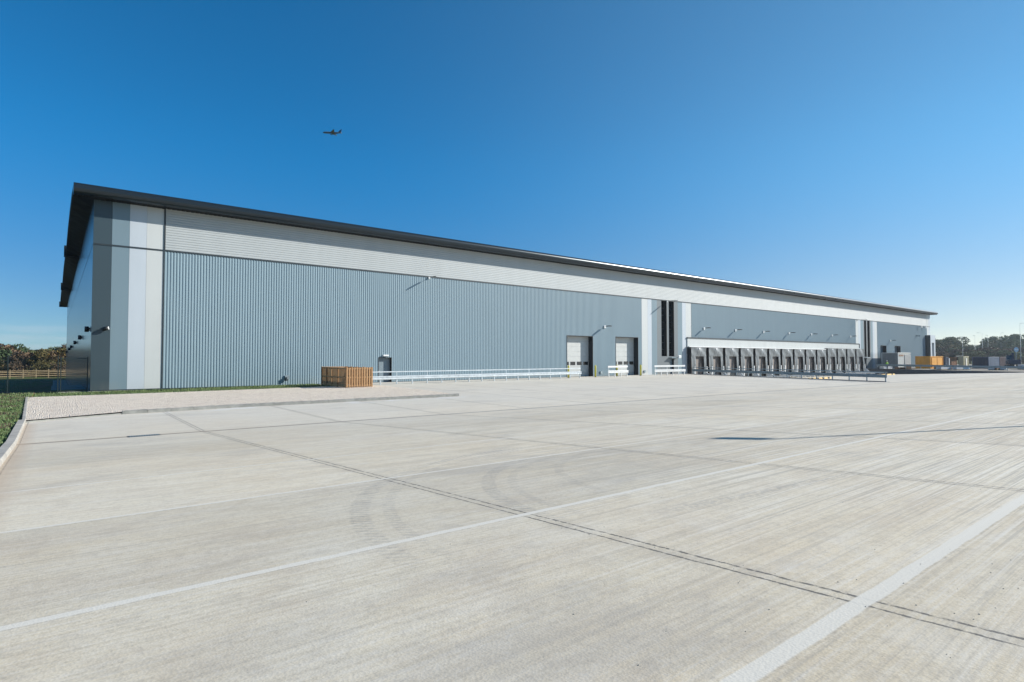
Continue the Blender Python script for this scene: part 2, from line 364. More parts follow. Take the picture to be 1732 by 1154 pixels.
def site_mat():
    k = NT('rough_site_ground'); p = k.pos(); b = k.noise(p, 0.25, 5, 0.7)
    return k.fin(k.mix(k.rng(b, 0.35, 0.65), (0.17, 0.155, 0.13), (0.30, 0.28, 0.25)), 0.95, 0, 0.1)
M['site'] = site_mat()

# ------------------------------------------------------------ mesh helpers
class MB:
    def __init__(s): s.v = []; s.f = []; s.sm = set()
    def quad(s, a, b, c, d):
        n = len(s.v); s.v += [tuple(a), tuple(b), tuple(c), tuple(d)]; s.f.append((n, n+1, n+2, n+3))
    def face(s, pts):
        n = len(s.v); s.v += [tuple(p) for p in pts]; s.f.append(tuple(range(n, n + len(pts))))
    def box(s, x0, x1, y0, y1, z0, z1):
        n = len(s.v)
        s.v += [(x, y, z) for z in (z0, z1) for y in (y0, y1) for x in (x0, x1)]
        for q in ((0, 2, 3, 1), (4, 5, 7, 6), (0, 1, 5, 4), (2, 6, 7, 3), (0, 4, 6, 2), (1, 3, 7, 5)):
            s.f.append(tuple(n + i for i in q))
        return s
    def bar(s, a, b, w, h, up=(0, 0, 1)):
        a = Vector(a); b = Vector(b); d = (b - a).normalized(); u = Vector(up)
        if abs(d.dot(u)) > .99: u = Vector((1, 0, 0))
        r = d.cross(u).normalized() * (w / 2); u = r.cross(d).normalized() * (h / 2)
        n = len(s.v)
        for p in (a, b):
            s.v += [tuple(p - r - u), tuple(p + r - u), tuple(p + r + u), tuple(p - r + u)]
        for q in ((0, 3, 2, 1), (4, 5, 6, 7), (0, 1, 5, 4), (1, 2, 6, 5), (2, 3, 7, 6), (3, 0, 4, 7)):
            s.f.append(tuple(n + i for i in q))
        return s
    def tube(s, pts, rads, seg=10, cap=True):
        pts = [Vector(p) for p in pts]
        if not isinstance(rads, (list, tuple)): rads = [rads] * len(pts)
        rings = []
        for i, p in enumerate(pts):
            d = (pts[min(i + 1, len(pts) - 1)] - pts[max(i - 1, 0)]).normalized()
            u = Vector((0, 0, 1)) if abs(d.z) < .9 else Vector((1, 0, 0))
            r = d.cross(u).normalized(); w = r.cross(d).normalized()
            n = len(s.v); rings.append(n)
            for j in range(seg):
                a = 2 * math.pi * j / seg
                s.v.append(tuple(p + (r * math.cos(a) + w * math.sin(a)) * rads[i]))
        for i in range(len(rings) - 1):
            for j in range(seg):
                k = (j + 1) % seg
                s.sm.add(len(s.f)); s.f.append((rings[i] + j, rings[i] + k, rings[i+1] + k, rings[i+1] + j))
        if cap:
            s.f.append(tuple(rings[0] + j for j in reversed(range(seg)))); s.f.append(tuple(rings[-1] + j for j in range(seg)))
        return s
    def prof(s, pts, x0, x1, axis='x', closed=False, smooth=False, capends=False):
        # extrude a 2D profile of (p, q) pairs: axis x -> (x, p, q); axis z -> (p, q, z)
        n = len(s.v); m = len(pts)
        f = (lambda t, p: (t, p[0], p[1])) if axis == 'x' else ((lambda t, p: (p[0], p[1], t)) if axis == 'z' else (lambda t, p: (p[0], t, p[1])))
        s.v += [f(x0, p) for p in pts] + [f(x1, p) for p in pts]
        for i in range(m if closed else m - 1):
            j = (i + 1) % m
            if smooth: s.sm.add(len(s.f))
            s.f.append((n + i, n + j, n + m + j, n + m + i))
        if capends:
            s.f.append(tuple(n + i for i in range(m))); s.f.append(tuple(n + m + i for i in reversed(range(m))))
        return s
    def build(s, name, mat, parent=None, loc=None, recalc=True, bevel=0):
        me = bpy.data.meshes.new(name); me.from_pydata(s.v, [], s.f)
        for i in s.sm:
            me.polygons[i].use_smooth = True
        if recalc:
            bm = bmesh.new(); bm.from_mesh(me); bmesh.ops.recalc_face_normals(bm, faces=bm.faces); bm.to_mesh(me); bm.free()
        me.materials.append(mat)
        o = bpy.data.objects.new(name, me); COL.objects.link(o)
        if parent: o.parent = parent
        if loc is not None: o.location = loc
        if bevel:
            b = o.modifiers.new('bevel', 'BEVEL'); b.width = bevel; b.segments = 2; b.limit_method = 'ANGLE'
        return o

def tag(o, label=None, cat=None, group=None, kind=None):
    if label: o['label'] = label
    if cat: o['category'] = cat
    if group: o['group'] = group
    if kind: o['kind'] = kind
    return o
def empty(name, loc, rz=0.0):
    o = bpy.data.objects.new(name, None); COL.objects.link(o); o.location = loc; o.rotation_euler = (0, 0, rz)
    o.empty_display_size = 0.3
    return o
def copy_tree(o, parent=None):
    c = o.copy(); COL.objects.link(c); c.parent = parent
    if parent: c.matrix_parent_inverse = o.matrix_parent_inverse.copy()
    for ch in [x for x in bpy.data.objects if x.parent == o]: copy_tree(ch, c)
    return c
ORD = ['first', 'second', 'third', 'fourth', 'fifth', 'sixth', 'seventh', 'eighth', 'ninth', 'tenth', 'eleventh', 'twelfth', 'thirteenth', 'fourteenth', 'fifteenth']

# ------------------------------------------------------------ terrain
YF = 49.3                                   # facade plane
def ss(x, a, b):
    t = max(0, min(1, (x - a) / (b - a))); return t * t * (3 - 2 * t)
def yz(x, y):
    if y < YD: return G * (YD - max(y, -6))
    return 0.005 * (min(y, 50) - YD) * (0.15 + 0.85 * ss(x, 0, 22))
def rampL(y): return 64.55 + (y - YD) * 0.205       # left edge of loading ramp
def rampR(y): return 125.6 + (y - YD) * 0.265
def rampz(y): return -0.012 - 1.05 * max(0, min(1, (y - 21.6) / 26.5))
def gndz(x, y):
    if -0.95 < x < 262 and -62 < y < 50.5:
        if x > 61 and y > 20.0: return -1.7
        return yz(x, y) - 0.35
    z = yz(x, y) + 0.05 if x < 30 and y < 52 else 0.0
    if y > 50:
        z = 0.02 * (1 - ss(y, 50, 56)) - 2.45 * ss(y, 56, 125) * (1 - ss(x, 0, 60))
    if x < -1 and y < 50: z = z * (1 - ss(-x, 8, 60)) - 0.3 * ss(-x, 8, 60)
    if x > 262 or y < -62: z = 0.0 if y > 0 else yz(0, y) - 0.3
    return z
def grid(xs, ys, zf, skip=None):
    m = MB(); idx = {}
    for i, x in enumerate(xs):
        for j, y in enumerate(ys):
            idx[i, j] = len(m.v); m.v.append((x, y, zf(x, y)))
    for i in range(len(xs) - 1):
        for j in range(len(ys) - 1):
            if skip and skip((xs[i] + xs[i+1]) / 2, (ys[j] + ys[j+1]) / 2): continue
            m.sm.add(len(m.f)); m.f.append((idx[i, j], idx[i+1, j], idx[i+1, j+1], idx[i, j+1]))
    return m
xs = [-6000, -2500, -1000, -500, -250, -150, -90, -60, -45, -35] + [-30 + i for i in range(0, 25)] + [-5, -4.5, -4, -3.5, -3, -2.5, -2, -1.6, -1.25, -0.98, -0.9] + [5, 15, 30, 60.9, 61.1, 90, 120, 150, 176, 200, 230, 261.9, 262.1, 320, 450, 700, 1200, 2500, 6000]
ys = [-6000, -2000, -600, -200, -100, -62.1, -61.9, -40, -20, -10, -6, 0, 6, 12, 18, 19.9, 20.1, 21.05, 24, 28, 32, 36, 40, 43, 46, 48, 50, 50.4, 50.6, 52, 54, 56] + [60 + 4 * i for i in range(0, 17)] + [130, 145, 160, 200, 260, 400, 700, 1500, 3000, 7000]
tag(grid(xs, ys, gndz).build('ground', M['grass'], recalc=False), kind='structure')

# concrete yard
yx = [-0.82, 0, 2, 5, 10, 15, 22, 30, 45, 64, 90, 130, 180, 262]
yy = [-62, -30, -6, -3, 0, 3, 6, 9, 12, 15, 18, YD, 21.6]
m = grid(yx, yy, yz)
for j in range(8):                                   # beyond the drain, as far as the ramp edge
    y0 = 21.6 + (YF - 21.6) * j / 8; y1 = 21.6 + (YF - 21.6) * (j + 1) / 8
    xx = [-0.82, 0, 2, 5, 10, 15, 22, 30, 45]
    for i in range(len(xx)):
        a0 = xx[i]; b0 = xx[i+1] if i < len(xx) - 1 else None
        p = lambda x, y: (x, y, yz(x, y))
        if b0 is None: m.quad(p(45, y0), p(rampL(y0), y0), p(rampL(y1), y1), p(45, y1))
        else: m.quad(p(a0, y0), p(b0, y0), p(b0, y1), p(a0, y1))
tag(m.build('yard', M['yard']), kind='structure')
# loading ramp running down to the docks
m = MB()
for j in range(10):
    y0 = 21.6 + (YF - 21.6) * j / 10; y1 = 21.6 + (YF - 21.6) * (j + 1) / 10
    m.quad((rampL(y0), y0, rampz(y0)), (rampR(y0), y0, rampz(y0)), (rampR(y1), y1, rampz(y1)), (rampL(y1), y1, rampz(y1)))
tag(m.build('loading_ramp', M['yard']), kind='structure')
# site ground beyond the ramp
m = MB()
m.face([(rampR(21.6), 21.6, 0.02), (262, 21.6, 0.02), (262, 120, 0.02), (178, 120, 0.02), (178, YF, 0.02), (rampR(YF), YF, 0.02)])
tag(m.build('site_ground', M['site']), kind='structure')
# gravel bed
m = MB()
gp = lambda x, y: (x - (.023 * (y - 28) if x < -.5 else 0), y, yz(x, y) + 0.09)
gxs = [-0.80, 0.7, 2.2, 4.5, 7, 10, 13, 16.2, 18, 19.55]
def g0(x): return 27.95 + (1.7 * ss(x, -0.8, 2.3)) + 0.45 * ss(x, 2.2, 7)
def g1(x): return 44.0 if x < 18 else 44.0 - (x - 18) / 1.55 * 0.3
for i in range(len(gxs) - 1):
    a, b = gxs[i], gxs[i+1]
    for t in range(8):
        t0, t1 = t / 8, (t + 1) / 8
        P = lambda x, s: gp(x, g0(x) + (g1(x) - g0(x)) * s)
        m.quad(P(a, t0), P(b, t0), P(b, t1), P(a, t1))
m.quad(gp(19.55, 30.35), gp(20.4, 36), gp(20.4, 40), gp(19.55, 43.7)); m.face([gp(20.4, 40), gp(20.4, 43.8), gp(19.55, 43.7)])
tag(m.build('gravel_bed', M['gravel']), kind='structure')
# green verge under the wall
m = MB()
for a, b in ((-0.95, 2), (2, 6), (6, 10), (10, 14), (14, 17.5)):
    for c_, d_ in ((44.0, 46.5), (46.5, YF)):
        m.quad((a, c_, yz(a, c_) + .045), (b, c_, yz(b, c_) + .045), (b, d_, yz(b, d_) + .045), (a, d_, yz(a, d_) + .045))
tag(m.build('grass_verge', M['verge']), kind='structure')
m = grid([-0.15, 1.93], [49.9, 56, 64, 76, 90, 104, 120, 156], lambda x, y: gndz(x, y) + 0.06)
tag(m.build('side_path', M['asphaltpath']), kind='structure')

# kerbs
m = MB()
ky = [-40, -6, 0, 4, 8, 12, 15, 18, YD, 24, 28.0, 36.0, 44.0]
for a, b in zip(ky, ky[1:]):
    n = max(1, int((b - a) / 0.95))
    for t in range(n):
        y0 = a + (b - a) * t / n + 0.004; y1 = a + (b - a) * (t + 1) / n - 0.004
        za = yz(0, y0); zb = yz(0, y1); xa = -0.78 - .023 * max(0, y0 - 28); xb = xa - (.22 if y0 < 28 else .12)
        pr = [(xa, -.1), (xa, .075), (xa - .03, .115), (xb, .115), (xb, -.1)]
        n0 = len(m.v); m.v += [(p[0], y0, za + p[1]) for p in pr] + [(p[0], y1, zb + p[1]) for p in pr]
        for i in range(4): m.f.append((n0 + i, n0 + i + 1, n0 + 6 + i, n0 + 5 + i))
        m.f.append((n0, n0+1, n0+2, n0+3, n0+4)); m.f.append((n0+9, n0+8, n0+7, n0+6, n0+5))
tag(m.build('left_kerb', M['kerb']), kind='structure')
m = MB()
x = 2.3
while x < 19.5:
    y = g0(x); x2 = min(x + 0.91, 19.6); y2 = g0(x2)
    m.bar((x, y - .07, yz(x, y) + .02), (x2 - .01, y2 - .07, yz(x2, y2) + .035), .14, .25); x += 0.91
m.bar((-.8, 28.0, .02), (2.3, 29.6, .02), .1, .07)
tag(m.build('gravel_kerb', M['kerbgrey']), kind='structure')

# grass blades near the kerb and along the verge
m = MB(); rnd = random.Random(3)
for i in range(15000):
    if i < 9000: x = -1.05 - rnd.random() ** 1.6 * 6; y = 12 + rnd.random() * 38; h = rnd.uniform(.03, .10)
    else: x = rnd.uniform(-0.9, 17.4); y = rnd.uniform(44.0, 44.7) if rnd.random() < .5 else rnd.uniform(44, 49.2); h = rnd.uniform(.04, .13)
    z = gndz(x, y) if x < -1.0 else yz(x, y) + .045
    a = rnd.uniform(0, 6.28); w = rnd.uniform(.008, .02) * 1.6; l = rnd.uniform(-.04, .04)
    m.face([(x - w * math.cos(a), y - w * math.sin(a), z - .01), (x + w * math.cos(a), y + w * math.sin(a), z - .01), (x + l, y + l, z + h)])
tag(m.build('grass_tufts', M['leaf_green'], recalc=False), 'short rough grass beside the kerb and along the foot of the wall', 'grass', kind='stuff')

# ------------------------------------------------------------ warehouse
W = empty('warehouse', (1.97, YF, 0))
tag(W, 'long low distribution warehouse clad in blue grey ribbed steel with dark overhanging roof', 'warehouse')
def wb(mb, name, mat, parent=None, **k):
    # world coordinates -> warehouse local
    mb.v = [(a - 1.97, b - YF, c) for a, b, c in mb.v]
    return mb.build(name, mat, parent or W, **k)
ZS, ZT, XE = 10.33, 13.42, 175.4            # separator height, wall top, end of wall
# vertical ribbed sheets
def ribs(m, x0, x1, z0, z1, pitch=0.2, d=0.028):
    def hq(x):
        f = x % pitch
        for (a, qa), (b, qb) in zip(((0, 0), (.055, 0), (.08, -d), (.155, -d), (.18, 0)), ((.055, 0), (.08, -d), (.155, -d), (.18, 0), (pitch, 0))):
            if a <= f <= b: return qa + (qb - qa) * (f - a) / (b - a)
        return 0
    pts = [(x0, YF + hq(x0))]; i = int(math.floor(x0 / pitch))
    while i * pitch < x1:
        a = i * pitch
        for u, q in ((0, 0), (.055, 0), (.08, -d), (.155, -d), (.18, 0)):
            if x0 < a + u < x1: pts.append((a + u, YF + q))
        i += 1
    pts.append((x1, YF + hq(x1)))
    m.prof(pts, z0, z1, 'z')
openings = [(23.4, 24.66, 0.13, 2.40), (47.3, 51.63, 0.13, 5.01), (55.85, 60.18, 0.13, 5.05)]
m = MB()
def clad(m, x0, x1, ops, zb=0.17):
    cur = x0
    for (a, b, c, d) in ops:
        ribs(m, cur, a, zb, ZS - .05); ribs(m, a, b, d, ZS - .05); cur = b
    ribs(m, cur, x1, zb, ZS - .05)
clad(m, 6.26, 60.95, openings)
wb(m, 'ribbed_cladding', M['ribbed'], recalc=False)
m = MB(); clad(m, 72.1, 129.4, [], 5.3); wb(m, 'ribbed_cladding', M['ribbed'], recalc=False)
m = MB(); clad(m, 140.7, 172.9, [(142.4, 145.8, .1, 5.1), (150.8, 154.4, .1, 5.1)]); wb(m, 'ribbed_cladding', M['ribbed'], recalc=False)
# horizontal profiled band under the eaves
for xa_, xb_, dd in ((6.30, 30.0, -.02), (30.0, 172.9, -.014)):
  m = MB(); z = ZS + .06; pts = []
  while z < ZT - .02:
    for u, q in ((0, .0), (.025, dd), (.125, dd), (.15, .0)):
        pts.append((YF + q, z + u))
    z += .185
  pts = [p for p in pts if p[1] < ZT + .1]
  m.prof(pts, xa_, xb_, 'x'); wb(m, 'upper_cladding_band', M['band'], recalc=False)
# trims
m = MB(); m.box(1.97, XE, YF - .055, YF + .05, ZS - .05, ZS + .055); m.box(6.19, 6.27, YF - .06, YF + .05, .12, ZS - .05); m.box(6.19, 6.27, YF - .06, YF + .05, ZS + .055, ZT)
m.box(1.97, 23.4, YF - .05, YF + .05, .11, .17); m.box(24.66, 47.3, YF - .05, YF + .05, .11, .17); m.box(51.63, 55.85, YF - .05, YF + .05, .11, .17)
wb(m, 'cladding_trim', M['trim'])
m = MB(); m.box(1.9, 23.38, YF - .03, YF + .2, -.5, .11); m.box(24.68, 47.25, YF - .03, YF + .2, -.5, .11); m.box(51.66, 55.8, YF - .03, YF + .2, -.5, .11); m.box(60.2, 71, YF - .03, YF + .2, -.5, .11)
m.box(132, 172, YF - .03, YF + .2, -1.3, .11); m.box(71, 132, YF - .03, YF + .2, -1.4, .0)
wb(m, 'plinth', M['plinth'])
# flat corner panels
def panel(x0, x1, z0, z1, mat, y=YF - .02, name='wall_panel'):
    m = MB(); m.box(x0 + .004, x1 - .004, y, YF + .1, z0, z1); return wb(m, name, mat)
for a, b, mt in ((1.97, 3.04, 'darkgrey'), (3.04, 4.08, 'bluegrey'), (4.08, 5.12, 'bluewhite'), (5.12, 6.19, 'cream')):
    panel(a, b, .17, ZS - .05, M[mt]); panel(a, b, ZS + .055, ZT, M[mt])
for a, b, mt in ((172.9, 174.1, 'cream'), (174.1, XE, 'bluewhite')):
    panel(a, b, .12, ZS - .05, M[mt]); panel(a, b, ZS + .055, ZT, M[mt])
# stair/office bays with tall slot windows
def bay(cols, dark, wins, door=None, zb=.12):
    for a, b, mt in cols: panel(a, b, zb, ZS - .05, M[mt])
    x0, x1 = dark; cur = x0; m = MB()
    for (a, b, z0, z1, zt) in wins:
        m.box(cur, a, YF - .02, YF + .1, zb, ZS - .05)
        lowtop = z0
        if door and a <= door[0] < b: 
            m.box(a, door[0], YF - .02, YF + .1, zb, door[2]); m.box(door[1], b, YF - .02, YF + .1, zb, door[2]) if door[1] < b else None
            m.box(a, b, YF - .02, YF + .1, door[2], z0)
        else: m.box(a, b, YF - .02, YF + .1, zb, z0)
        cur = b
    m.box(cur, x1, YF - .02, YF + .1, zb, ZS - .05)
    wb(m, 'bay_panel', M['bay'])
    for (a, b, z0, z1, zt) in wins:
        m = MB(); m.box(b, b + .06, YF - .03, YF + .75, z0, ZS - .05); m.box(a - .06, a, YF - .01, YF + .75, z0, ZS - .05); m.box(a, b, YF - .01, YF + .75, z0 - .06, z0)
        wf = wb(m, 'window_reveal', M['interior'])
        m = MB(); m.box(a, b, YF + .45, YF + .5, z0, ZS - .05); g = wb(m, 'window_pane', M['glass'])
        m = MB()
        for k in range(1, 8): m.box(a, b, YF + .42, YF + .448, z0 + k * .95 - .03, z0 + k * .95 + .03)
        m.box(a, a + .06, YF + .42, YF + .447, z0, ZS - .06); wb(m, 'window_frame', M['trim'])
M['bay'] = wallpaint('mid_grey_panel', (0.145, 0.165, 0.175), 0.38)
bay([(60.97, 62.2, 'cream'), (62.2, 63.05, 'bluewhite'), (63.05, 64.2, 'bluegrey'), (68.85, 69.9, 'bluegrey'), (69.9, 70.75, 'bluewhite'), (70.75, 72.05, 'cream')],
    (64.2, 68.85), [(65.15, 66.3, 2.62, 0, 0), (66.8, 67.95, 2.62, 0, 0)], (67.0, 67.9, 2.3))
m = MB(); m.box(67.0, 67.9, YF + .28, YF + .33, .12, 2.3); wb(m, 'personnel_door', M['grey_and_shaded_door'])
m = MB(); m.box(67.9, 67.94, YF - .01, YF + .33, .12, 2.3); m.box(66.96, 67.0, YF - .01, YF + .33, .12, 2.3); wb(m, 'door_reveal', M['interior'])
m = MB(); m.box(66.7, 68.5, YF - .55, YF - .02, 2.36, 2.46); wb(m, 'door_canopy', M['bluegrey'])
bay([(129.45, 130.7, 'cream'), (130.7, 131.9, 'bluewhite'), (131.9, 133.3, 'bluegrey'), (137.3, 138.3, 'bluegrey'), (138.3, 139.2, 'bluewhite'), (139.2, 140.65, 'cream')],
    (133.3, 137.3), [(133.75, 134.75, 2.6, 0, 0), (135.4, 136.6, 2.6, 0, 0)], (133.8, 134.7, 2.3))
m = MB(); m.box(133.8, 134.7, YF + .28, YF + .33, .12, 2.3); wb(m, 'personnel_door', M['grey_and_shaded_door'])
m = MB(); m.box(133.4, 135.4, YF - .55, YF - .02, 2.38, 2.48); wb(m, 'door_canopy', M['bluewhite'])

# openings: roller doors and the single door
def reveal(a, b, z0, z1, d, mat=None):
    m = MB(); m.box(a - .05, a, YF - .045, YF + d, z0, z1 + .05); m.box(b, b + .05, YF - .045, YF + d, z0, z1 + .05); m.box(a, b, YF - .045, YF + d, z1, z1 + .05)
    return wb(m, 'door_reveal', mat or M['interior'])
def roller(a, b, z0, z1, d, mat, wins=True):
    m = MB(); pts = []; n = 8; hh = (z1 - z0) / n
    for k in range(n):
        zz = z0 + k * hh
        pts += [(YF + d + .02, zz), (YF + d, zz + .012), (YF + d, zz + hh - .012), (YF + d + .02, zz + hh)]
    m.prof(pts, a, b, 'x'); r = wb(m, 'roller_door', mat, recalc=False)
    if wins:
        w = (b - a) / 4
        for k in range(4):
            q = MB(); q.box(a + w * k + .16, a + w * (k + 1) - .12, YF + d - .025, YF + d - .004, 1.53, 1.93)
            wo_ = wb(q, 'door_window', M['glass'])
            wo_.parent = r
        q = MB(); q.box((a + b) / 2 - .1, (a + b) / 2 + .1, YF + d - .05, YF + d - .004, .55, .63); h_ = wb(q, 'door_handle', M['trim']); h_.parent = r
    return r
for a, b, c, d in openings[1:]:
    reveal(a, b, c, d, .72); roller(a, b, c, d, .70, M['door'])
a, b, c, d = openings[0]
reveal(a, b, c, d, .32)
m = MB(); m.box(a, b, YF + .30, YF + .34, c, d); dr = wb(m, 'personnel_door', M['grey_and_shaded_door'])
m = MB(); m.box(a + .12, a + .2, YF + .25, YF + .298, 1.05, 1.2); h_ = wb(m, 'door_handle', M['lamp']); h_.parent = dr
for a, b in ((142.4, 145.8), (150.8, 154.4)):
    reveal(a, b, .1, 5.1, .72); roller(a, b, .1, 5.1, .70, M['grey_and_shaded_door'], False)  # far doors coloured grey for the shadow they stand in
# small vents and boxes on the wall
m = MB(); m.box(15.0, 15.35, YF - .12, YF - .04, .62, .95); wb(m, 'wall_vent', M['galvdull'])
m = MB(); m.box(15.0, 15.12, YF - .3, YF - .12, .5, .8); wb(m, 'wall_vent', M['trim'])
for x in (52.9, 61.3):
    m = MB(); m.box(x, x + .35, YF - .14, YF - .045, .45, .75); wb(m, 'meter_box', M['galvdull'])

# dock area: pale fascia above the shelters
m = MB(); 
for i in range(14): m.box(70.95 + i * 4.268 + .01, 70.95 + (i + 1) * 4.268 - .01, YF - .14, YF + .05, 4.06, 5.2)
wb(m, 'dock_fascia', M['creamfascia'] if 'creamfascia' in M else M['cream'])
m = MB(); m.box(70.9, 130.85, YF - .22, YF + .05, 5.2, 5.36); m.box(130.72, 130.85, YF - .22, YF + .05, 4.4, 5.2); wb(m, 'fascia_trim', M['trim'])
m = MB(); m.box(70.9, 114.6, YF - .5, YF - .0, 3.95, 4.06); wb(m, 'fascia_ledge', M['white'])
m = MB(); m.box(70.9, 132.3, YF + .6, YF + .7, -1.2, 4.1); wb(m, 'dock_inner_wall', M['dockdoor'])
m = MB(); m.box(70.9, 132.0, YF - .03, YF + .05, 3.0, 4.06); wb(m, 'dock_lintel', M['curtain'])

def make_shelter(tall):
    # local: x along wall, y=0 wall plane, -y outwards
    t = 4.22 if tall else 3.93
    root = empty('dock_shelter', (0, 0, 0)); root.parent = W
    D = .68; Wd = 3.72
    m = MB(); m.box(0, .06, -D, 0, -.95, t); m.box(Wd - .06, Wd, -D, 0, -.95, t); m.box(.06, Wd - .06, -D + .02, 0, t - .06, t)
    m.build('shelter_side', M['black'], root)
    # header curtain, slightly billowed
    m = MB(); n = 14; rows = 6
    rr = random.Random(5)
    def yy_(u, v): return -D - .01 - .05 * math.sin(u * 3.1) * math.sin(v * 3.1) - .035 * math.sin(u * 9 + v * 5)
    for i in range(n):
        for j in range(rows):
            u0, u1, v0, v1 = i / n, (i + 1) / n, j / rows, (j + 1) / rows
            P = lambda u, v: (.02 + u * (Wd - .04), yy_(u, v), 2.62 + v * (t - .03 - 2.62))
            m.sm.add(len(m.f)); m.quad(P(u0, v0), P(u1, v0), P(u1, v1), P(u0, v1))
    m.build('header_curtain', M['curtain'], root, recalc=False)
    for side in (0, 1):
        m = MB()
        for j in range(10):
            v0, v1 = j / 10, (j + 1) / 10
            for i in range(4):
                u0, u1 = i / 4, (i + 1) / 4
                def P(u, v):
                    z = -.95 + v * 3.62
                    if side == 0: x = .02 + u * (1.03 + .06 * (1 - v))
                    else: x = Wd - .02 - u * (.66 - .14 * (1 - v))
                    return (x, -D - .035 - .03 * math.sin(u * 6 + v * 4) - .02 * math.sin(v * 11), z)
                m.sm.add(len(m.f)); m.quad(P(u0, v0), P(u1, v0), P(u1, v1), P(u0, v1))
        m.build('side_curtain', M['curtain'], root, recalc=False)
    m = MB(); m.box(.07, Wd - .07, -.30, -.24, -.02, 3.2); m.build('dock_door', M['dockdoor'], root)
    m = MB(); m.box(.7, Wd - .7, -.62, -.31, -.2, -.02); m.build('dock_leveller', M['trim'], root)
    for x in (.32, Wd - .62):
        m = MB(); m.box(x, x + .3, -D + .02, -.31, -.55, -.05); m.build('bumper', M['black'], root)
    m = MB(); m.box(Wd / 2 - .14, Wd / 2 + .14, -D - .14, -D - .06, t - .3, t - .12); m.build('shelter_lamp', M['white'], root)
    for x in (.45, Wd - .3):
        m = MB(); m.box(x - .08, x + .08, -D - .32, -D - .16, -.95, 1.15); m.build('guard_post', M['white'], root)
    return root
SH = [71.04 + 4.372 * i for i in range(14)]
pA = make_shelter(False); pB = make_shelter(True)
for i, x in enumerate(SH):
    if i < 10: o = pA if i == 0 else copy_tree(pA, W)
    else: o = pB if i == 10 else copy_tree(pB, W)
    o.location = (x - 1.97, 0, 0)
# projecting dock house at the far end
m = MB(); m.box(171.5, 171.62, YF - 1.1, YF, -.9, 8.1); wb(m, 'dock_house_side', M['trim'])
m = MB(); xa, xb = 171.62, 175.2
m.box(xa, 172.6, YF - 1.12, YF, -.9, 8.1); m.box(174.3, xb, YF - 1.12, YF, -.9, 8.1); m.box(172.6, 174.3, YF - 1.12, YF, 6.2, 8.1); wb(m, 'dock_house_front', M['bluewhite'])
m = MB(); m.box(172.6, 174.3, YF - .3, YF - .1, -.9, 6.2); wb(m, 'dock_house_opening', M['interior'])

# walls, end and rear
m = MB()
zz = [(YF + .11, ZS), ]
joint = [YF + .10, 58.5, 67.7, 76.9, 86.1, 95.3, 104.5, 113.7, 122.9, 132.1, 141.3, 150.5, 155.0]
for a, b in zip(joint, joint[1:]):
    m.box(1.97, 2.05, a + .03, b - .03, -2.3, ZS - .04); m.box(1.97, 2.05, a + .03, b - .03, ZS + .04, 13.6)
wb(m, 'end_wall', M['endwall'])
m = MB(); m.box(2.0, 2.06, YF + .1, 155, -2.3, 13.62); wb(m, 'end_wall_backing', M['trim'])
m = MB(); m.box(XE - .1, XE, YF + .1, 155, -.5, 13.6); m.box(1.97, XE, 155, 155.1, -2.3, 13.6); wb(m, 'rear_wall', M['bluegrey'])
# roof with rounded eaves nose
nose = [(49.6, 14.18), (48.75, 14.16), (48.5, 14.14)]
cyN, czN, rN = 48.28, 13.79, .37
for k in range(0, 13):
    a = rad(80 + k * 15); nose.append((cyN + rN * math.cos(a), czN + rN * math.sin(a)))
nose += [(48.45, 13.425)]
m = MB(); m.prof(nose, .8, 176.8, 'x', smooth=True, capends=False)
for xx_ in (.8, 176.8):
    m.face([(xx_, p[0], p[1]) for p in nose] + [(xx_, 49.6, 13.5)])
wb(m, 'eaves_gutter', M['nose'], recalc=False)
m = MB(); pts = []; xq = .85
while xq < 176.7:
    pts += [(xq, 13.43), (xq + .16, 13.43), (xq + .19, 13.455), (xq + .25, 13.455), (xq + .28, 13.43)]; xq += .31
n0 = len(m.v)
m.prof(pts, 48.40, 49.4, 'y'); wb(m, 'front_soffit', M['soffit'], recalc=False)
m = MB()
bays = [(49.4, 79.5), (79.5, 119.2), (119.2, 159.2)]
for a, b in bays:
    prf = []
    for k in range(11):
        t = k / 10; y = a + (b - a) * t; arch = (1 - (2 * t - 1) ** 2)
        prf.append((y, 14.16 + .75 * arch * (1 if a > 50 else .7)))
    low = [(y, z - .32 - (.1 if True else 0)) for y, z in reversed(prf)]
    m.prof(prf + low, .82, 176.78, 'x', closed=True, capends=True)
wb(m, 'roof', M['roof'])
for xx_, d_ in ((.78, 1), (176.82, -1)):
  m = MB()
  for a, b in bays:                           # dark verge trim and sloping end soffit
    for k in range(10):
        t0, t1 = k / 10, (k + 1) / 10
        za = 14.18 + .75 * (1 - (2 * t0 - 1) ** 2) * (1 if a > 50 else .7); zb_ = 14.18 + .75 * (1 - (2 * t1 - 1) ** 2) * (1 if a > 50 else .7)
        y0 = a + (b - a) * t0; y1 = a + (b - a) * t1
        m.quad((xx_, y0, za), (xx_, y1, zb_), (xx_, y1, zb_ - .6), (xx_, y0, za - .6))
        m.quad((xx_, y0, za - .6), (xx_, y1, zb_ - .6), (xx_ + 1.25 * d_, y1, 13.5), (xx_ + 1.25 * d_, y0, 13.5))
  wb(m, 'verge_soffit', M['soffit'], recalc=False)
for y in (79.0, 118.7, 158.6):
    m = MB(); m.box(.62, 2.0, y, y + 1.3, 13.5, 14.6); wb(m, 'valley_gutter_box', M['soffit'])

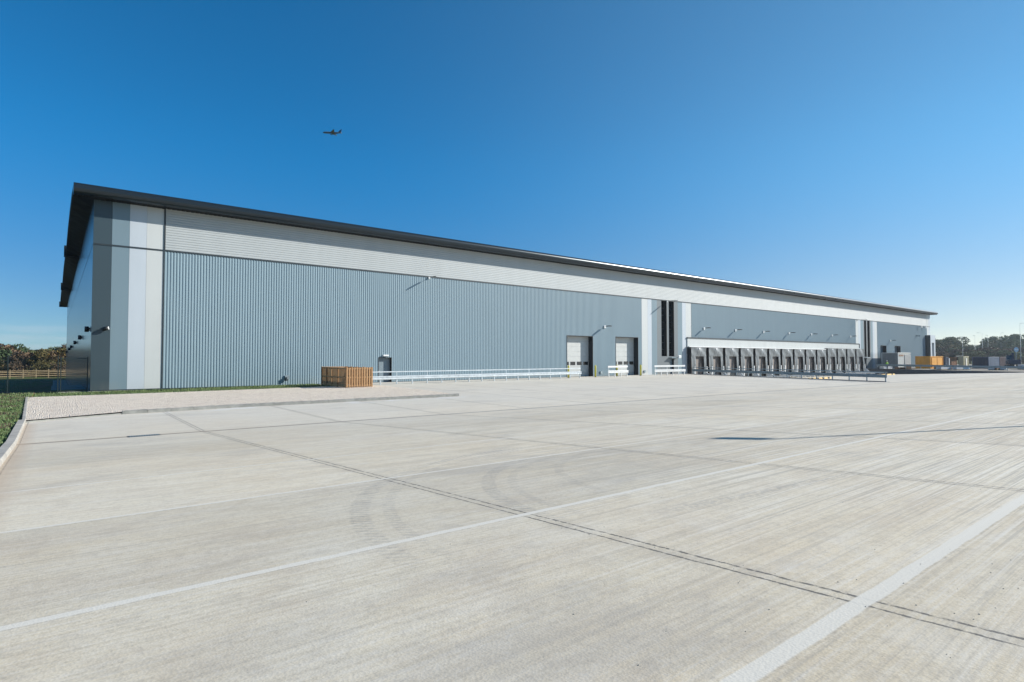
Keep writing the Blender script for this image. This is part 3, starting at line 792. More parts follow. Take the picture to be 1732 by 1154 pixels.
# ------------------------------------------------------------ wall lights
def make_lamp():
    r = empty('wall_lamp', (0, 0, 0))
    m = MB(); m.box(-.14, .14, -.10, 0, -.16, .16); m.build('wall_bracket', M['lamp'], r)
    m = MB(); m.tube([(0, -.08, 0), (0, -.45, .04)], .035, 8); m.build('arm', M['lamp'], r)
    m = MB(); n0 = [(-.14, -.42, .02), (.14, -.42, .02), (.17, -.95, .02), (.08, -1.15, .0), (-.08, -1.15, .0), (-.17, -.95, .02)]
    top = [(x, y, z + .10) for x, y, z in n0]; m.face(list(reversed(n0))); m.face(top)
    for i in range(6): m.quad(n0[i], n0[(i+1) % 6], top[(i+1) % 6], top[i])
    h = m.build('lamp_head', M['darklamp'], r)
    m = MB(); m.box(-.11, .11, -.92, -.5, .0, .017); l = m.build('lens', M['lens'], r); l.parent = h
    return r
lamp = make_lamp()
spots = [((53.73, 6.27), 'wall lamp between and above the two nearer roller doors', None)]
for i, (x, z) in enumerate([(75.17, 6.73), (83.74, 6.73), (92.3, 6.73), (100.99, 6.74), (109.49, 6.73), (118.14, 6.76), (126.71, 6.75)]):
    spots.append(((x, z), f'{ORD[i]} from the left of the seven wall lamps above the dock shelters', 'lamps above the dock shelters'))
spots.append(((148.15, 6.29), 'wall lamp above the gap between the two far roller doors', None))
first = True
for (x, z), lb, gr in spots:
    o = lamp if first else copy_tree(lamp); first = False
    o.location = (x, YF - .045, z); tag(o, lb, 'wall lamp', gr or 'wall lamps on the facade')
for x, z, s, lb in ((28.62, 10.22, 1.12, 'large wall lamp alone on the ribbed wall just below the pale band, nearest the camera'), (66.3, 10.2, 1.6, 'large wall lamp at the top of the nearer bay of slot windows'), (130.2, 10.2, 1.6, 'large wall lamp at the top of the pale panel left of the farther slot windows')):
    o = copy_tree(lamp); o.location = (x, YF - .06, z); o.scale = (.6, s, .5); tag(o, lb, 'wall lamp', 'wall lamps on the facade')
def flood(x, z, s, lb, mat):
    r = empty('floodlight', (x, YF - .05, z)); tag(r, lb, 'floodlight', 'floodlights on the facade')
    m = MB(); m.box(-.05 * s, .05 * s, -.35 * s, 0, -.03, .03); m.build('bracket', M['darklamp'], r)
    m = MB(); m.box(-.22 * s, .22 * s, -.55 * s, -.32 * s, -.25 * s, .18 * s); m.build('lamp_head', mat, r, bevel=.02)
flood(167.1, 10.05, 1.15, 'left one of two white floodlights high on the far end of the wall', M['lamp'])
flood(170.1, 10.05, 1.15, 'right one of two white floodlights high on the far end of the wall', M['lamp'])
r = empty('security_camera', (165.3, YF - .05, 7.82)); tag(r, 'small grey security camera on the wall near the far corner', 'security camera')
m = MB(); m.box(-.2, .2, -.25, 0, -.15, .15); m.build('bracket', M['galvdull'], r)
m = MB(); m.tube([(0, -.25, 0), (-.3, -.8, -.1)], .14, 10); m.build('camera_body', M['galvdull'], r)
# bulkhead light on the corner panel
def bulkhead(loc, rz, lb, mat, gr):
    r = empty('bulkhead_light', loc, rz); tag(r, lb, 'bulkhead light', gr)
    m = MB(); m.box(-.12, .12, -.06, 0, -.12, .12); m.build('back_plate', M['darklamp'], r)
    m = MB(); m.tube([(0, -.05, 0), (0, -.30, .0)], .20, 16); b = m.build('drum', mat, r)
    m = MB(); m.tube([(0, -.301, 0), (0, -.31, 0)], .17, 16); l = m.build('lens', M['lens'], r); l.parent = b
r = empty('corner_light', (2.72, YF - .03, 4.42)); tag(r, 'black drum wall light with a pale glass face on the dark corner panel', 'wall light')
m = MB(); m.box(-.10, .08, -.09, 0, -.1, .12); m.build('back_plate', M['darklamp'], r)
m = MB(); m.tube([(-.08, -.20, -.02), (.20, -.27, .06)], .135, 16); bo = m.build('drum', M['darklamp'], r)
m = MB(); m.tube([(.201, -.271, .061), (.215, -.275, .064)], .12, 16); l = m.build('lens', M['lens'], r); l.parent = bo
for i, (y, z) in enumerate(((51.46, 4.46), (66.0, 4.27), (81.9, 4.13), (100.4, 3.93), (114.5, 3.8), (137.0, 3.52))):
    bulkhead((1.96, y, z), rad(-90), f'{ORD[i]} nearest of the six black drum lights along the shaded end wall', M['darklamp'], 'drum lights on the end wall')
r = empty('door_light', (24.05, YF - .05, 2.62)); tag(r, 'small white light above the single grey door in the ribbed wall', 'wall light')
m = MB(); m.box(-.28, .28, -.16, 0, -.05, .07); m.build('light_body', M['white'], r, bevel=.02)
m = MB(); m.box(-.24, .24, -.14, -.02, -.07, -.051); m.build('lens', M['lens'], r)
r = empty('door_light', (68.35, YF - .57, 2.52)); tag(r, 'white light on the end of the canopy beneath the nearer slot windows', 'wall light')
m = MB(); m.box(-.3, .3, -.16, .0, -.16, .22); m.build('light_body', M['white'], r, bevel=.02)
m = MB(); m.box(-.24, .24, -.175, -.161, -.1, .15); m.build('lens', M['lens'], r)

# ------------------------------------------------------------ crash barriers
def barrier(name, lb, pts, mat, cat='crash barrier', spacing=1.6, side=-1, top=1.1, group='steel crash barriers', kerb=None, posts=None, rail=.08):
    P = [Vector(p) for p in pts]; base = P[0].copy()
    r = empty(name, base); tag(r, lb, cat, group)
    P = [p - base for p in P]
    d = (P[-1] - P[0]); L = d.length; d.normalize()
    n = Vector((-d.y, d.x, 0)).normalized() * side        # side the beam is on
    # W beam
    prof = [(.0, .43), (.055, .47), (.055, .53), (.0, .565), (.0, .615), (.055, .65), (.055, .71), (.0, .75)]
    m = MB()
    for a, b in zip(P, P[1:]):
        k = len(m.v); e = d * .18
        for q in (a - e, b + e):
            for (o_, z_) in prof: m.v.append(tuple(q + n * (.07 + o_) + Vector((0, 0, z_))))
            for (o_, z_) in reversed(prof): m.v.append(tuple(q + n * (.064 + o_) + Vector((0, 0, z_))))
        c = len(prof) * 2
        for i in range(c): m.f.append((k + i, k + (i + 1) % c, k + c + (i + 1) % c, k + c + i))
        m.f.append(tuple(k + i for i in range(c))); m.f.append(tuple(k + c + i for i in reversed(range(c))))
    m.build('w_beam', mat, r)
    m = MB()
    for a, b in zip(P, P[1:]): m.bar(a - d * .15 + Vector((0, 0, top)), b + d * .15 + Vector((0, 0, top)), .07, rail)
    m.build('top_rail', mat, r)
    N = posts or max(1, round(L / spacing))
    mp_ = MB(); mp_.box(-.04, .04, -.05, .05, 0, .70); mp_.box(-.09, .09, -.1, .1, 0, .012)
    upr = MB(); upr.box(-.02, .02, -.02, .02, .70, top - .05)
    first_p = None
    for i in range(N + 1):
        p = P[0] + (P[-1] - P[0]) * (i / N)
        if first_p is None: o = first_p = mp_.build('post', mat, r)
        else: o = first_p.copy(); COL.objects.link(o); o.parent = r
        o.location = p
        if i % 2 == 0:
            if i == 0: first_u = u_ = upr.build('upright', mat, r)
            else: u_ = first_u.copy(); COL.objects.link(u_); u_.parent = r
            u_.location = p
    if kerb:
        m = MB(); m.bar(P[0] + Vector((0, 0, kerb[0])), P[-1] + Vector((0, 0, kerb[0])), .3, kerb[1]); m.build('kerb_base', M['wall_concrete'], r)
    return r
barrier('crash_barrier', 'long galvanised crash barrier along the ribbed wall from the timber enclosure to the roller door', [(20.2, 45.4, .1), (46.6, 46.5, .12)], M['galv'], posts=17)
barrier('crash_barrier', 'short galvanised crash barrier, coloured white for sunlight, between the two nearer roller doors', [(52.3, 47.3, .13), (55.6, 47.3, .13)], M['white'], posts=3, top=1.2, rail=.2)  # sunlight on galvanised steel put into the colour as white
barrier('crash_barrier', 'galvanised crash barrier, coloured white for sunlight, in front of the nearer slot window bay', [(60.9, 47.1, .13), (66.6, 46.7, .13)], M['white'], posts=5, top=1.2, rail=.2)  # white colour again stands for sun on the galvanised steel
barrier('crash_barrier', 'dull grey crash barrier on the near edge of the loading ramp', [(rampL(47.3) - .25, 47.3, .1), (rampL(21.9) - .25, 21.9, .0)], M['galvdull'], side=-1, posts=14, top=.98, kerb=(.0, .16))
barrier('crash_barrier', 'thin grey crash barrier on the dark wall at the far edge of the loading ramp', [(rampR(22) + .3, 22, .2), (rampR(46.5) + .3, 46.5, .34)], M['galvdull'], side=1, posts=9, top=.75)
# retaining walls of the ramp
rw = MB(); 
def wallstrip(mb, fx, x_off, w, ztop):
    for j in range(8):
        y0 = 21.6 + (YF - 21.65) * j / 8; y1 = 21.6 + (YF - 21.65) * (j + 1) / 8
        n = len(mb.v)
        for y in (y0, y1):
            x = fx(y) + x_off; z = ztop(y)
            mb.v += [(x, y, -1.6), (x + w, y, -1.6), (x + w, y, z), (x, y, z)]
        for q in ((0, 1, 5, 4), (1, 2, 6, 5), (2, 3, 7, 6), (3, 0, 4, 7)): mb.f.append(tuple(n + i for i in q))
        if j == 0: mb.f.append((n, n+3, n+2, n+1))
wallstrip(rw, rampR, 0.0, .3, lambda y: .04 + .17 * (y - 21.6) / 27.7)
o = rw.build('retaining_wall', M['wall_concrete']); tag(o, 'concrete retaining wall, its shade coloured in dark, at the far side of the loading ramp, thinning to the right', 'wall')
rw = MB(); wallstrip(rw, rampL, -.02, .03, lambda y: yz(60, y) + .02); o = rw.build('retaining_wall', M['wall_concrete']); tag(o, 'concrete retaining wall below the near edge of the loading ramp under the grey barrier', 'wall')

# bollards
def make_bollard():
    r = empty('bollard', (0, 0, 0))
    m = MB(); m.tube([(0, 0, 0), (0, 0, 1.32), (0, 0, 1.38), (0, 0, 1.41)], [.10, .10, .075, .02], 16); m.build('post', M['yellow'], r)
    m = MB(); m.tube([(0, 0, 0), (0, 0, .02)], .17, 16); m.build('base_plate', M['galvdull'], r)
    return r
bl = make_bollard(); 
for i, (x, y, lb) in enumerate(((45.9, 47.6, 'yellow bollard left of the nearest roller door, behind the end of the long barrier'), (50.0, 47.3, 'yellow bollard right of the nearest roller door'), (54.3, 47.75, 'yellow bollard left of the second roller door, behind the short galvanised barrier'), (58.5, 47.5, 'yellow bollard right of the second roller door, before the pale panels'))):
    o = bl if i == 0 else copy_tree(bl); o.location = (x, y, yz(x, y)); o.rotation_euler.z = i; tag(o, lb, 'bollard', 'yellow bollards guarding the roller doors')

# wheel guides at the docks
def make_guide():
    r = empty('wheel_guide', (0, 0, 0))
    m = MB(); m.tube([(0, -.1, .95), (0, -.5, .85), (0, -.9, .35), (.0, -1.4, .2), (.0, -3.2, .18), (-.25, -3.6, .16)], [.09, .10, .11, .11, .11, .09], 8); m.build('guide_tube', M['white'], r)
    m = MB(); m.face([(-.03, -.1, .1), (-.03, -1.2, .1), (-.03, -.9, .35), (-.03, -.5, .8), (-.03, -.1, .9)]); m.face([(.03, -.1, .1), (.03, -1.2, .1), (.03, -.9, .35), (.03, -.5, .8), (.03, -.1, .9)]); m.build('gusset', M['white'], r, recalc=False)
    for y in (-1.6, -2.9):
        m = MB(); m.box(-.12, .12, y - .12, y + .12, 0, .1); m.build('foot', M['white'], r)
    return r
wg = make_guide()
for i, x in enumerate(SH):
    o = wg if i == 0 else copy_tree(wg)
    o.location = (x + 3.15, YF - .9, rampz(46.8) + .22); tag(o, f'white wheel guide at the foot of the {ORD[i]} dock shelter from the left', 'wheel guide', 'white wheel guides on the loading ramp')
for i, (x0, y0, x1, y1, lb) in enumerate(((83.5, 38.0, 90.5, 38.0, 'low yellow painted kerb beam on the ramp below the seventh dock shelter'), (112.5, 40.5, 123.5, 40.5, 'low yellow painted kerb beam on the ramp near its far wall'))):
    r = empty('kerb_beam', (x0, y0, rampz(y0))); tag(r, lb, 'kerb beam')
    m = MB(); m.prof([(-.14, 0), (.14, 0), (.08, .22), (-.08, .22)], 0, x1 - x0, 'x', closed=True, capends=True); m.build('beam', M['amber'], r)
    m = MB()
    for k in range(4): q = (x1 - x0) * (k + .5) / 4; m.box(q - .25, q + .25, -.145, .145, -.01, .225)
    m.build('black_band', M['black'], r)

# ------------------------------------------------------------ timber enclosure
r = empty('timber_enclosure', (17.0, 41.3, yz(18, 43) + .085)); tag(r, 'slatted timber bin enclosure standing on the gravel against the ribbed wall', 'timber enclosure')
EW, EL, EH = 2.1, 5.0, 1.50
m = MB()                                    # front: close upright slats on both sides of the rails
rr = random.Random(2)
n = 11
for k in range(n):
    x = .02 + k * (EW - .12) / (n - 1); z0 = rr.uniform(0, .03); m.box(x, x + .105, -.035, -.012, z0, EH + rr.uniform(-.02, .02))
for k in range(n - 1):
    x = .11 + k * (EW - .12) / (n - 1); m.box(x, x + .10, .042, .062, .05, EH - .04)
for z in (.10, EH / 2 - .04, EH - .14): m.box(.0, EW, -.010, .04, z, z + .095)
m.build('front_panel', M['wood'], r)
def sidep(x, out):
    m = MB(); n = 26
    for k in range(n):
        y = .03 + k * (EL - .1) / (n - 1)
        m.box(x + (.04 if out < 0 else -.06), x + (.06 if out < 0 else -.04), y, y + .16, .03, EH - .02)
    for z in (.08, EH / 2 - .05, EH - .12): m.box(x - .02, x + .035, .0, EL, z, z + .1)
    return m.build('side_panel', M['wood'], r)
sidep(.02, -1); sidep(EW - .02, 1)
m = MB()
for y in (0.02, 1.6, 2.8, 3.9, EL - .1):
    for x in (-.03, EW - .06): m.box(x - .01, x + .08, y, y + .09, -.05, EH + .01)
m.build('posts', M['wood'], r)
m = MB(); n = 11
for k in range(n):
    x = .02 + k * (EW - .12) / (n - 1); m.box(x, x + .17, EL - .03, EL - .005, 0, EH)
m.build('rear_panel', M['wood'], r)

# drain cover
r = empty('drain_cover', (2.2, 20.97, yz(2, 20.97))); tag(r, 'dark iron drain cover set in the channel line on the near yard', 'drain cover')
m = MB(); m.box(-.42, .42, -.17, .17, -.02, .012); m.build('frame', M['trim'], r)
m = MB()
for k in range(12): m.box(-.37 + k * .065, -.335 + k * .065, -.13, .13, .012, .022)
m.build('grate', M['galvdull'], r)

# loose stones on the concrete
rnd = random.Random(11); protos = []
for k in range(4):
    bm = bmesh.new(); bmesh.ops.create_icosphere(bm, subdivisions=1, radius=1)
    for v in bm.verts: v.co *= rnd.uniform(.6, 1.1); v.co.z *= .6
    me = bpy.data.meshes.new('pebble'); bm.to_mesh(me); bm.free(); me.materials.append(M['kerbgrey'] if k % 2 else M['bark']); protos.append(me)
mm = MB()
for k in range(260):
    a = rnd.random(); y = 0.9 + 9 * a * a; x = 1 + rnd.random() * 12 * (0.4 + a)
    if rnd.random() < .35: x = 3.85 + 4.62 * rnd.randint(0, 2) + rnd.gauss(0, .12)
    s = rnd.uniform(.002, .006) * (1.6 if rnd.random() < .06 else 1)
    me = protos[k % 4]; n = len(mm.v)
    mm.v += [(x + v.co.x * s, y + v.co.y * s, yz(x, y) + s * .3 + v.co.z * s) for v in me.vertices]
    mm.f += [tuple(n + i for i in p.vertices) for p in me.polygons]
tag(mm.build('grit', M['kerbgrey'], recalc=False), 'tiny loose stones and grit scattered over the near concrete', 'grit', kind='stuff')

# ------------------------------------------------------------ left side fences
def mesh_fence(name, x0, x1, y, z, h, lb, cat, posts, gate=False):
    r = empty(name, (x0, y, z)); tag(r, lb, cat)
    m = MB(); L = x1 - x0; k = 0.1
    while k < h:
        m.bar((0, 0, k), (L, 0, k), .007, .007); k += .2
    k = .05
    while k < L:
        m.bar((k, .006, .05), (k, .006, h), .005, .005); k += .05 if gate else .1
    m.build('mesh_panel', M['meshwire'], r)
    for p in posts:
        m = MB(); m.box(p - .03, p + .03, -.03, .03, 0, h + .08); m.box(p - .06, p + .06, -.06, .06, 0, .015); m.build('post', M['meshwire'], r)
    return r
gz_ = yz(0, 49)
mesh_fence('mesh_fence', -12.5, .28, 49.75, gndz(-3, 49.7) - .02, 2.45, 'see-through dark wire mesh fence running left from the warehouse corner', 'fence', [0.0, 2.55, 5.1, 7.6, 10.15, 12.72])
g_ = mesh_fence('mesh_gate', .36, 1.84, 49.72, .06, 2.35, 'dark wire mesh gate between the fence and the warehouse corner', 'gate', [0.0, 1.46], True)
for z_ in (.06, 1.2, 2.28):
    m = MB(); m.box(0, 1.46, -.02, .02, z_, z_ + .05); m.build('gate_rail', M['meshwire'], g_)
m = MB(); m.box(-.1, 1.6, -.15, .15, -.06, .02); m.build('threshold', M['plinth'], g_)
# timber post and rail fence beyond the shaded grass
F0 = Vector((-48, 158)); F1 = Vector((6, 187))
r = empty('post_and_rail_fence', (F0.x, F0.y, -2.45)); tag(r, 'pale timber post and rail fence in front of the autumn hedge', 'fence')
d = (F1 - F0); Lf = d.length; d /= Lf
m = MB()
for z in (.5, .95, 1.4, 1.75): m.bar((0, 0, z), (d.x * Lf, d.y * Lf, z), .06, .12)
m.build('rails', M['fencewood'], r)
for i in range(24):
    p = d * (Lf * i / 23); m = MB(); m.box(p.x - .1, p.x + .1, p.y - .1, p.y + .1, 0, 2.1); m.build('post', M['fencewood'], r)

# ------------------------------------------------------------ trees
def crown_mesh(name, mat, seed, rx, rz, zc, n, leafs, clumps=16, low=.55):
    R = random.Random(seed); m = MB(); cl = []
    for i in range(clumps):
        a = R.uniform(0, 6.283); u = R.uniform(-low, 1); q = math.sqrt(max(0, 1 - u * u)) * R.uniform(.35, .85)
        cl.append((rx * q * math.cos(a), rx * q * math.sin(a), zc + rz * u * R.uniform(.55, .88), R.uniform(.28, .5) * rx))
    for i in range(n):
        c = R.choice(cl); a = R.uniform(0, 6.283); u = R.uniform(-1, 1); q = math.sqrt(1 - u * u); rr_ = c[3] * R.uniform(.6, 1.12)
        p = Vector((c[0] + rr_ * q * math.cos(a), c[1] + rr_ * q * math.sin(a), c[2] + rr_ * u * .8))
        nrm = Vector((R.gauss(0, 1), R.gauss(0, 1), R.gauss(.4, 1))).normalized(); t = nrm.orthogonal().normalized(); b = nrm.cross(t)
        s_ = leafs * R.uniform(.6, 1.3)
        m.face([p + t * s_, p + b * s_ * .6, p - t * s_, p - b * s_ * .6])
    me = bpy.data.meshes.new(name); me.from_pydata(m.v, [], m.f); me.materials.append(mat); return me, cl
def trunk_mesh(seed, h, rr0, cl):
    R = random.Random(seed); m = MB()
    m.tube([(0, 0, -.3), (R.uniform(-.1, .1), R.uniform(-.1, .1), h * .35), (R.uniform(-.3, .3), R.uniform(-.3, .3), h * .75)], [rr0, rr0 * .7, rr0 * .25], 8)
    for c in cl[:8]:
        m.tube([(0, 0, h * .3), (c[0] * .5, c[1] * .5, (h * .3 + c[2]) / 2 + .2), (c[0] * .95, c[1] * .95, c[2])], [rr0 * .45, rr0 * .25, rr0 * .08], 6)
    me = bpy.data.meshes.new('trunk'); me.from_pydata(m.v, [], m.f); me.materials.append(M['bark']); return me
TP = {}
def proto(kind):
    if kind in TP: return TP[kind]
    mats = {'dark': 'leaf_dark', 'olive': 'leaf_olive', 'autumn': 'leaf_autumn', 'brown': 'leaf_brown', 'green': 'leaf_green'}
    sd = len(TP) * 13 + 5
    me, cl = crown_mesh('crown', M[mats[kind]], sd, 3.6, 3.6, 5.2, 5200, .26, 20, .8)
    TP[kind] = (me, trunk_mesh(sd, 7, .3, cl)); return TP[kind]
def tree(x, y, z, h, w, kind, lb, gr, name='broadleaf_tree'):
    c, t = proto(kind); r = empty(name, (x, y, z), random.Random(x * 7 + y).uniform(0, 6.28))
    tag(r, lb, 'tree' if 'bush' not in name else 'bush', gr)
    for nm, me in (('trunk', t), ('crown', c)):
        o = bpy.data.objects.new(nm, me); COL.objects.link(o); o.parent = r
    r.scale = (w / 7.2, w / 7.2, h / 8.8)
    return r
# camera-free placement: bearings from world origin
def at(px, D):
    t = (px - 866) / 977.0
    return (0.6208 + t * 0.7840) * D, (0.7840 - t * 0.6208) * D
LT = [(-40, 150, 7.5, 9, 'olive'), (-14, 142, 8.6, 9, 'dark'), (5, 146, 7.6, 8, 'brown'), (17, 150, 6.6, 8, 'olive'), (29, 150, 8.3, 6.5, 'dark'), (40, 140, 5.4, 7, 'brown'), (52, 146, 6.2, 7, 'olive'), (63, 150, 6.2, 7, 'brown'), (74, 140, 6.8, 7, 'autumn'), (83, 148, 6.9, 7, 'autumn'), (92, 142, 5.6, 7, 'brown'), (101, 150, 7.2, 8, 'olive'), (110, 144, 7.0, 8, 'autumn'), (121, 150, 7.6, 8, 'brown'), (-70, 150, 8, 10, 'brown'), (-110, 155, 8, 10, 'olive')]
desc = {'olive': 'olive green', 'dark': 'dark evergreen', 'brown': 'brown half-bare', 'autumn': 'golden autumn', 'green': 'mid green'}
cnt = {}
for px, D, h, w, kd in LT:
    cnt[kd] = cnt.get(kd, 0) + 1
tot = dict(cnt); cnt = {}
for px, D, h, w, kd in LT:
    if px < -20: 
        x, y = at(px, D + 30); tree(x, y, -2.5, h, w, kd, f'{desc[kd]} tree beyond the fence outside the left picture edge', 'hedge trees beyond the timber fence'); continue
    cnt[kd] = cnt.get(kd, 0) + 1
    x, y = at(px, D + 13); tree(x, y, -2.5, h + 1.0, w, kd, f'{desc[kd]} tree behind the timber fence, {ORD[cnt[kd]-1]} of its colour from the left', 'hedge trees beyond the timber fence')
# low undergrowth behind the left fence
me, cl = crown_mesh('undergrowth', M['leaf_autumn'], 77, 3, 1.6, 1.2, 2600, .16, 16, 1.0)
me2, cl2 = crown_mesh('undergrowth', M['leaf_brown'], 78, 3, 1.8, 1.2, 2600, .16, 16, 1.0)
bl_i = 0
for px in range(-20, 130, 9):
    D = 149 + (px * 7) % 5; x, y = at(px, D); bl_i += 1
    o = bpy.data.objects.new('hedge_bush', me if bl_i % 2 else me2); COL.objects.link(o); o.location = (x, y, -2.5); o.rotation_euler.z = px
    o.scale = (1.1, 1.1, 1.0 + (px % 4) * .12)
    tag(o, f'{"golden" if bl_i % 2 else "brown"} hedge bush low behind the timber fence, number {bl_i} from the left', 'bush', 'hedge bushes behind the timber fence')
RT = [(1584, 300, 13.5, 13, 'dark'), (1592, 255, 9.5, 12, 'autumn'), (1601, 285, 13.0, 14, 'olive'), (1612, 300, 14, 15, 'dark'), (1622, 290, 10, 12, 'olive'), (1633, 420, 11, 18, 'green'), (1648, 420, 12, 16, 'dark'), (1660, 430, 12, 18, 'green'), (1672, 400, 12, 16, 'olive'), (1681, 330, 14.5, 14, 'green'), (1690, 320, 13.5, 13, 'olive'), (1700, 340, 12.5, 12, 'green'), (1708, 320, 13.5, 14, 'olive'), (1718, 300, 14.6, 16, 'green'), (1728, 310, 13.5, 15, 'olive'), (1739, 310, 13.5, 15, 'dark'), (1760, 310, 14, 17, 'olive')]
cnt = {}
for px, D, h, w, kd in RT:
    cnt[kd] = cnt.get(kd, 0) + 1
    x, y = at(px, D); tree(x, y, -.1, h, w, kd, f'distant {desc[kd]} tree beyond the containers, {ORD[cnt[kd]-1]} of its colour from the warehouse end', 'distant trees right of the warehouse')
for i, (px, kd) in enumerate(zip(range(1586, 1765, 9), ['brown', 'olive', 'brown', 'green', 'brown', 'brown', 'olive', 'brown', 'autumn', 'brown'] * 3)):
    x, y = at(px, 235 + (i * 37) % 20); tree(x, y, -.3, 5.6 + (i * 13 % 7) * .3, 10, kd, f'low {desc[kd]} scrub bush behind the containers, {ORD[i] if i < 15 else "one of the last"} from the warehouse end' if i < 15 else f'low {desc[kd]} scrub bush near the right picture edge, bush {i - 14} of five', 'scrub bushes behind the containers', 'scrub_bush')
# far wooded horizon
m = MB(); R = random.Random(9)
for k in range(9000):
    a = R.uniform(rad(-12), rad(105)); D = R.uniform(900, 1400); hh = (5 + 7 * (0.5 + .5 * math.sin(a * 23)) + 4 * math.sin(a * 71)) 
    z = R.uniform(-2, max(3, hh)) ; x = D * math.cos(a); y = D * math.sin(a); s_ = R.uniform(2, 5)
    n_ = Vector((R.gauss(0, 1), R.gauss(0, 1), R.gauss(0, 1))).normalized(); t = n_.orthogonal().normalized(); b = n_.cross(t); p = Vector((x, y, z))
    m.face([p + t * s_, p + b * s_, p - t * s_, p - b * s_])
tag(m.build('far_woodland', M['leaf_dark'], recalc=False), 'low far-off woodland along the horizon', 'woodland', kind='stuff')

# ------------------------------------------------------------ site compound on the right
def corr(m, a, b, z0, z1, d=.05, pitch=.28):
    # corrugated sheet from a to b (2D)
    a = Vector(a); b = Vector(b); L = (b - a).length; u = (b - a) / L; nn = Vector((u.y, -u.x)); pts = []; s_ = 0
    while s_ < L - pitch:
        for q, o_ in ((0, 0), (.3, 0), (.42, 1), (.78, 1), (.9, 0)): p = a + u * (s_ + q * pitch) - nn * (d * o_); pts.append((p.x, p.y))
        s_ += pitch
    pts.append((b.x, b.y)); m.prof(pts, z0, z1, 'z')
def container(name, lb, cat, pl, pc, pr, D, h, m1, m2, doors=True, z=.02):
    cx_, cy_ = at(pc, D)
    tl = (pl - 866) / 977.0; y1 = cx_ * (0.7840 - tl * 0.6208) / (0.6208 + tl * 0.7840)
    tr_ = (pr - 866) / 977.0; x1 = cy_ * (0.6208 + tr_ * 0.7840) / (0.7840 - tr_ * 0.6208)
    r = empty(name, (cx_, cy_, z)); tag(r, lb, cat, 'site cabins and containers')
    Lx = x1 - cx_; Ly = y1 - cy_
    m = MB(); corr(m, (0.05, Ly), (0.05, 0.05), .12, h - .1); m.quad((0, Ly, h - .02), (0, 0, h - .02), (Lx, 0, h - .02), (Lx, Ly, h - .02)); m.box(.08, Lx - .08, Ly - .1, Ly - .05, .1, h - .1)
    m.build('side_wall', m1, r, recalc=False)
    m = MB(); corr(m, (0.05, 0.05), (Lx - .05, 0.05), .12, h - .1); m.quad((Lx - .03, 0, .1), (Lx - .03, Ly, .1), (Lx - .03, Ly, h - .1), (Lx - .03, 0, h - .1)); m.build('front_wall', m2, r, recalc=False)
    m = MB()
    for x in (0, Lx - .12):
        for y in (-.02, Ly - .1): m.box(x, x + .12, y, y + .12, 0, h)
    for z_ in (0, h - .12): m.box(.12, Lx - .12, -.01, .1, z_, z_ + .12); m.box(-.01, .1, .1, Ly - .1, z_, z_ + .12)
    m.build('frame', m2, r)
    return r, Lx, Ly
c1, Lx, Ly = container('site_cabin', 'white site cabin with shade coloured grey on its side and doorway, in front of the far roller doors', 'site cabin', 1491, 1519, 1540, 122, 3.5, M['cabinshade'], M['cabinwhite'])
m = MB(); m.box(Lx * .5, Lx * .97, -.06, .03, .1, 3.0); m.build('doorway', M['cabinshade'], c1)  # grey panel paints the shade of the doorway
m = MB()
for k in range(3): m.box(Lx * (.08 + k * .12), Lx * (.16 + k * .12), -.05, -.03, 2.75, 3.05)
m.build('sign_marks', M['rust'], c1)
c2, Lx, Ly = container('shipping_container', 'bright orange shipping container beside the white site cabin', 'container', 1548, 1573.5, 1595, 127, 2.75, M['orange'], M['orange'])
for k in range(2):
    m = MB(); m.box(Lx * (.1 + .42 * k), Lx * (.48 + .42 * k), -.04, .0, .25, 2.45); m.build('door_leaf', M['orange'], c2)
c3, Lx, Ly = container('shipping_container', 'dark blue container right behind the orange one', 'container', 1593, 1599, 1604, 150, 2.6, M['navy'], M['navy'])
c4, Lx, Ly = container('open_container', 'rusty brown open-fronted store with dark canopy roof', 'container', 1606, 1609, 1618, 140, 2.6, M['rust'], M['rust'])
m = MB(); m.box(-.6, Lx + 1.6, -1.0, Ly, 2.65, 2.95); m.build('canopy_roof', M['meshwire'], c4)
c5, Lx, Ly = container('shipping_container', 'cream container with a pale lit front, behind the rusty store', 'container', 1621, 1629.5, 1638.5, 136, 2.75, M['creamc'], M['creamc'])
m = MB(); m.box(Lx * .4, Lx * .6, -.05, .0, .2, 2.3); m.build('door_leaf', M['cabinwhite'], c5)
c6, Lx, Ly = container('shipping_container', 'long navy container with slate blue ribbed front near the right picture edge', 'container', 1644, 1672, 1690, 128, 2.6, M['navy'], M['slate'])
c7, Lx, Ly = container('shipping_container', 'dark plum container behind the slate blue front, beside the excavator', 'container', 1688, 1691, 1706, 134, 2.6, M['navy'], M['plum'])
x_, y_ = at(1605, 128); r = empty('white_post', (x_, y_, .02)); tag(r, 'pale upright store panel between the orange container and the rusty store', 'panel')
m = MB(); m.box(-.25, .25, -.08, .08, 0, 2.3); m.build('panel_face', M['bluewhite'], r); m = MB(); m.box(-.3, .3, -.3, .3, 0, .08); m.build('foot', M['galvdull'], r)
